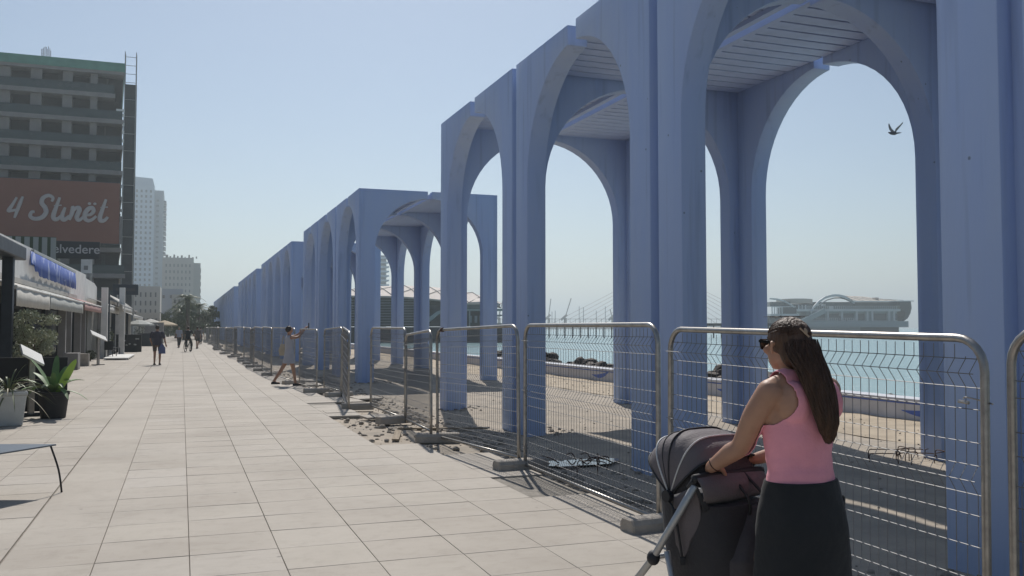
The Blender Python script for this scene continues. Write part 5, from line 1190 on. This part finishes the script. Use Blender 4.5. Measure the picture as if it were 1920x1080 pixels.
# grey blanket bundle hanging under the handle
bl = MB(); c = LP(1400, 1015, 3.97)
bl.loft([(c.x - .0, c.y, c.z - .19, .05, .03), (c.x - .015, c.y, c.z - .15, .12, .065), (c.x - .005, c.y, c.z - .06, .148, .08), (c.x + .02, c.y + .01, c.z + .03, .115, .065), (c.x + .045, c.y + .02, c.z + .10, .075, .045), (c.x + .05, c.y + .03, c.z + .16, .055, .03)], 26)
bl.v = [tuple(Vector(v) + Vector((.9, .4, .1)) * .016 * noise.noise(Vector((v[0] * 13, v[1] * 13, v[2] * 5)))) for v in bl.v]
o = fuse(bl, 'hanging_bag', cloth('bag_grey', (.065, .06, .066), .4, 25), None, .008, 3, disp=lambda co: co + Vector((.5, -.8, 0)) * .010 * noise.noise(Vector((co.x * 22, co.y * 22, co.z * 7))))
o.matrix_world = Matrix.Translation((sx_, sy_, 0)) @ rotz(-YAW); tag(o, 'dark grey cloth bag slung under the pram handle beside the black shorts', 'bag')
b = MB()
for q in (-.03, .05): b.tube(stretch([Vector((c.x + .03 + q, c.y - .01, c.z + .13)), Vector((c.x + .02 + q, c.y - .03, c.z + .20)), HL + ww * (.24 + q) + UP * .02], 5), .007, 6)
b.build('carry_strap', M_black, o, smooth=True)

# ---- people farther off
def figure(px, Z, heading, label, hgt=1.65, arms=None, legs=None, skin=M_skin2, top=None, bottom=None, hairc=(.03, .02, .015), vox=.018, shoes=True, dress=False, hairlong=False, wide=1.0):
    x, y = wpos(px, Z); r = empty('person', (x, y, 0), -YAW + heading); tag(r, label, 'person'); k = hgt / 1.65; V = lambda *a: Vector(a) * k
    arms = arms or [[(-.19, 0, 1.35), (-.24, -.02, 1.08), (-.24, .06, .86)], [(.19, 0, 1.35), (.24, -.02, 1.08), (.24, .06, .86)]]
    legs = legs or [[(-.09, 0, .85), (-.09, .10, .47), (-.09, .08, .08)], [(.09, 0, .85), (.09, .0, .47), (.09, -.20, .12)]]
    b = MB(); Mk = Matrix.Scale(k, 4)
    b.loft([(0, 0, .78, .155 * wide, .10), (0, 0, .90, .16 * wide, .11), (0, 0, 1.03, .135 * wide, .095), (0, .01, 1.2, .16 * wide, .115), (0, 0, 1.33, .16, .09), (0, 0, 1.39, .08, .06), (0, 0, 1.46, .05, .05)], 16, Mk)
    b.ball(V(0, .01, 1.545), (.075 * k, .092 * k, .105 * k), 14, 10); b.ball(V(0, .10, 1.53), .014 * k, 6, 5)
    for A in arms: limb(b, [V(*p) for p in A], [.05 * k, .038 * k, .027 * k], 10, 4); e = V(*A[-1]); d = (e - V(*A[-2])).normalized(); b.tube([e, e + d * .08 * k, e + d * .15 * k], [.03 * k, .038 * k, .018 * k], 8)
    for A in legs: limb(b, [V(*p) for p in A], [.085 * k, .055 * k, .036 * k], 10, 4); e = V(*A[-1]); b.tube([e - V(0, .04, .03), e + V(0, .16, -.05)], [.04 * k, .03 * k], 8)
    fuse(b, 'body', skin, r, vox, 3)
    b = MB(); b.ball(V(0, -.018, 1.568), (.083 * k, .095 * k, .098 * k), 14, 10)
    if hairlong: b.loft([(0, -.07, 1.32, .06, .03), (0, -.07, 1.45, .08, .04), (0, -.05, 1.55, .08, .06)], 12, Mk)
    hn = 'hair_tone_%d' % len(MATS); b.build('hair', mat('hair_tone', hairc, .6, var=.3, scale=20), r, smooth=True)
    if top:
        b = MB(); z0 = .84 if not dress else .62; se = [(0, 0, 1.40, .085, .07), (0, 0, 1.345, .168, .098), (0, .01, 1.2, .172 * wide, .126), (0, 0, 1.03, .155 * wide, .112), (0, 0, .90, .172 * wide, .125)]
        se += [(0, 0, .82, .178 * wide, .13)] if not dress else [(0, 0, .75, .19, .15), (0, 0, .62, .21, .17)]
        b.loft([tuple(q) for q in se][::-1], 18, Mk)
        if top[1]:
            for A in arms: p0, p1 = V(*A[0]), V(*A[1]); b.tube([p0, p0.lerp(p1, top[1])], [.064 * k, .056 * k], 10); b.ball(p0, .064 * k, 10, 6)
        fuse(b, 'dress' if dress else 'shirt', cloth('cloth_far', top[0]), r, vox, 3)
    if bottom:
        b = MB(); b.loft([(0, 0, .80, .165 * wide, .12), (0, 0, .93, .16 * wide, .115)], 14, Mk)
        for A in legs:
            P_ = stretch([V(*p) for p in A], 4); L_n = max(2, int(len(P_) * bottom[1])); b.tube(P_[:L_n], lerpl([.098 * k, .072 * k, .058 * k], 4)[:L_n], 12)
        fuse(b, 'trousers' if bottom[1] > .7 else 'shorts', cloth('cloth_far', bottom[0]), r, vox, 3)
    if shoes:
        for A in legs:
            e = V(*A[-1]); b = MB(); b.loft([(e.x, e.y + .05 * k, e.z - .085 * k, .042 * k, .125 * k, 2.5), (e.x, e.y + .05 * k, e.z - .05 * k, .042 * k, .125 * k, 2.5), (e.x, e.y, e.z - .01 * k, .04 * k, .06 * k)], 12); b.build('shoe', M_black, r, smooth='auto')
    return r
# woman photographing the arcades through the fence
ph = figure(543, 24.6, R(-62), 'woman in a pale dress raising a phone at the fence', 1.60, arms=[[(-.17, .02, 1.35), (-.12, .24, 1.40), (-.05, .42, 1.56)], [(.17, .02, 1.35), (.13, .22, 1.36), (.03, .42, 1.56)]],
            legs=[[(-.09, 0, .85), (-.08, -.16, .50), (-.08, -.40, .13)], [(.09, 0, .85), (.09, .10, .47), (.09, .16, .08)]], top=((.42, .42, .46), 0), dress=True, skin=M_skin, vox=.013)
x, y = wpos(543, 24.6); u = rotz(-YAW + R(-62))
b = MB(); b.box(-.04, .04, -.006, .006, -.08, .08); o = b.build('phone', M_black, loc=Vector((x, y, 0)) + (u @ Vector((0, .53, 1.62))), rot=(0, 0, -YAW + R(-62)), bevel=.004); tag(o, 'black phone held up above the fence by the woman in the pale dress', 'phone')
b = MB(); b.loft([(0, 0, -.17, .12, .045, 3), (0, 0, -.02, .15, .06, 3), (0, 0, .14, .09, .035, 3)], 16); b.tube(stretch([(-.06, 0, .13), (-.02, .02, .36), (.05, 0, .13)], 5), .01, 6)
o = b.build('shoulder_bag', cloth('bag_beige', (.42, .36, .27)), loc=Vector((x, y, 0)) + (u @ Vector((-.20, -.10, .98))), rot=(0, 0, -YAW + R(-20)), smooth='auto'); tag(o, 'beige shoulder bag at the hip of the woman raising a phone', 'bag')
# walking man with a blue bag
figure(296, 38.0, R(8), 'walking man in a dark shirt and brown shorts, seen from behind', 1.66, arms=[[(-.20, 0, 1.35), (-.27, -.03, 1.10), (-.22, .03, .90)], [(.20, 0, 1.35), (.29, -.02, 1.10), (.33, .03, .88)]],
       legs=[[(-.10, 0, .85), (-.10, .03, .47), (-.10, -.02, .08)], [(.10, 0, .85), (.10, .05, .47), (.10, .02, .08)]], top=((.06, .055, .075), .95), bottom=((.085, .065, .055), .55), wide=1.15)
x, y = wpos(305, 37.9); b = MB(); b.loft([(0, 0, .48, .14, .05, 3), (0, 0, .72, .13, .06, 3), (0, 0, .88, .04, .03, 3)], 14); b.tube([(0, 0, .86), (0, 0, .93)], .012, 6)
o = b.build('shopping_bag', cloth('bag_blue', (.09, .12, .24)), loc=(x, y, 0), smooth='auto'); tag(o, 'blue bag carried by the walking man in the dark shirt', 'bag')
figure(336.5, 70, R(0), 'distant person in a pale blue shirt and dark trousers', 1.60, top=((.30, .33, .40), .9), bottom=((.03, .03, .04), .95), hairc=(.3, .25, .18), wide=1.1, vox=.022)
figure(371, 67, R(-5), 'distant walker in a grey brown top nearest the fence', 1.62, top=((.11, .095, .09), .9), bottom=((.05, .045, .045), .5), wide=1.15, vox=.022)
figure(377, 84, R(5), 'farthest walker, in a grey top close to the fence', 1.6, top=((.22, .21, .21), .9), bottom=((.06, .06, .07), .9), vox=.024)
# cyclist
cy = figure(353.5, 58, R(3), 'cyclist in dark clothes riding away between the walkers', 1.62, arms=[[(-.19, .05, 1.37), (-.26, .22, 1.15), (-.24, .48, 1.05)], [(.19, .05, 1.37), (.26, .22, 1.15), (.24, .48, 1.05)]],
            legs=[[(-.10, 0, .88), (-.20, .22, .62), (-.17, .10, .26)], [(.10, 0, .88), (.18, .20, .52), (.16, .08, .14)]], top=((.02, .022, .03), .95), bottom=((.02, .02, .025), .9), vox=.022)
x, y = wpos(353.5, 58); bk = empty('bicycle', (x, y, 0), -YAW + R(3)); tag(bk, 'bicycle under the cyclist in dark clothes', 'bicycle')
for yy in (-.5, .55):
    b = MB(); b.tube([(0, yy + .33 * math.cos(t), .35 + .33 * math.sin(t)) for t in [2 * PI * i / 24 for i in range(24)]], .022, 6, closed=True); wq = b.build('wheel', M_tyre, bk, smooth=True)
    b = MB()
    for i in range(6): t = PI * i / 6; b.bar((0, yy + .31 * math.cos(t), .35 + .31 * math.sin(t)), (0, yy - .31 * math.cos(t), .35 - .31 * math.sin(t)), .005)
    b.build('spokes', M_galv, wq)
b = MB()
for p, q in (((0, -.5, .35), (0, -.08, .30)), ((0, -.08, .30), (0, -.18, .82)), ((0, -.16, .72), (0, .40, .85)), ((0, -.08, .3), (0, .42, .78)), ((0, .40, .95), (0, .55, .35)), ((0, -.5, .35), (0, -.17, .75)), ((-.25, .45, 1.02), (.25, .45, 1.02)), ((0, .40, .9), (0, .44, 1.02))): b.tube([p, q], .018, 6)
b.build('frame', M_dark, bk, smooth=True); b = MB(); b.loft([(0, -.18, .82, .07, .12), (0, -.18, .87, .06, .12)], 12); b.build('saddle', M_black, bk, smooth='auto')

# ---- bird
x, y = wpos(1682, 27); sc = 27 / FPX / .0045
bird = empty('pigeon', (x, y, hz(247, 27)), -YAW); tag(bird, 'grey pigeon flying with raised wings inside the right-hand arch', 'bird')
bird.scale = (1.3, 1.3, 1.3); M_bird = mat('pigeon_grey', (.13, .12, .125), .8, var=.3, scale=30); M_birdl = mat('pigeon_wing', (.30, .28, .27), .8, var=.4, scale=25)
b = MB(); b.tube(stretch([(-.135, 0, .012), (-.11, 0, .014), (-.06, 0, .0), (.02, 0, -.006), (.08, 0, .004), (.145, 0, .010)], 4), lerpl([.004, .018, .034, .038, .018, .012], 4), 10); b.build('body', M_bird, bird, smooth=True)
b = MB(); b.add([(.07, -.02, .008), (.165, -.04, .014), (.17, .04, .014), (.07, .02, .008), (.07, -.02, 0), (.165, -.04, .010), (.17, .04, .010), (.07, .02, 0)], [(0, 1, 2, 3), (7, 6, 5, 4), (0, 4, 5, 1), (1, 5, 6, 2), (2, 6, 7, 3), (3, 7, 4, 0)]); b.build('tail', M_bird, bird)
def wing(pts, nrm, m=M_birdl):
    b = MB(); b.prism([(u_, z_) for u_, z_ in pts], -.002, .002, 'y'); o = b.build('wing', m, bird); return o
w1 = wing([(-.05, .02), (-.095, .09), (-.105, .16), (-.102, .22), (-.085, .255), (-.07, .225), (-.055, .17), (-.03, .11), (.02, .05), (.035, .02)], 0); w1.rotation_euler = (R(-14), 0, 0)
w2 = wing([(.0, .02), (.02, .06), (.03, .10), (.07, .145), (.11, .18), (.15, .225), (.185, .255), (.19, .235), (.15, .17), (.11, .12), (.06, .05), (.045, .02)], 0); w2.rotation_euler = (R(16), 0, 0)
# ---------------------------------------------------------------- haze
def haze(density):
    m = bpy.data.materials.new('haze'); m.use_nodes = True; nt = m.node_tree; nt.nodes.clear(); o = nt.nodes.new('ShaderNodeOutputMaterial'); v = nt.nodes.new('ShaderNodeVolumePrincipled')
    v.inputs['Color'].default_value = (.86, .97, 1.0, 1); v.inputs['Density'].default_value = density; v.inputs['Anisotropy'].default_value = .5
    nt.links.new(v.outputs[0], o.inputs['Volume'])
    b = MB(); b.box(-5200, 5200, -1000, 6200, -3.2, 110); h = b.build('haze', m); h['kind'] = 'stuff'; h.display_type = 'BOUNDS'; return h
haze(.00072)
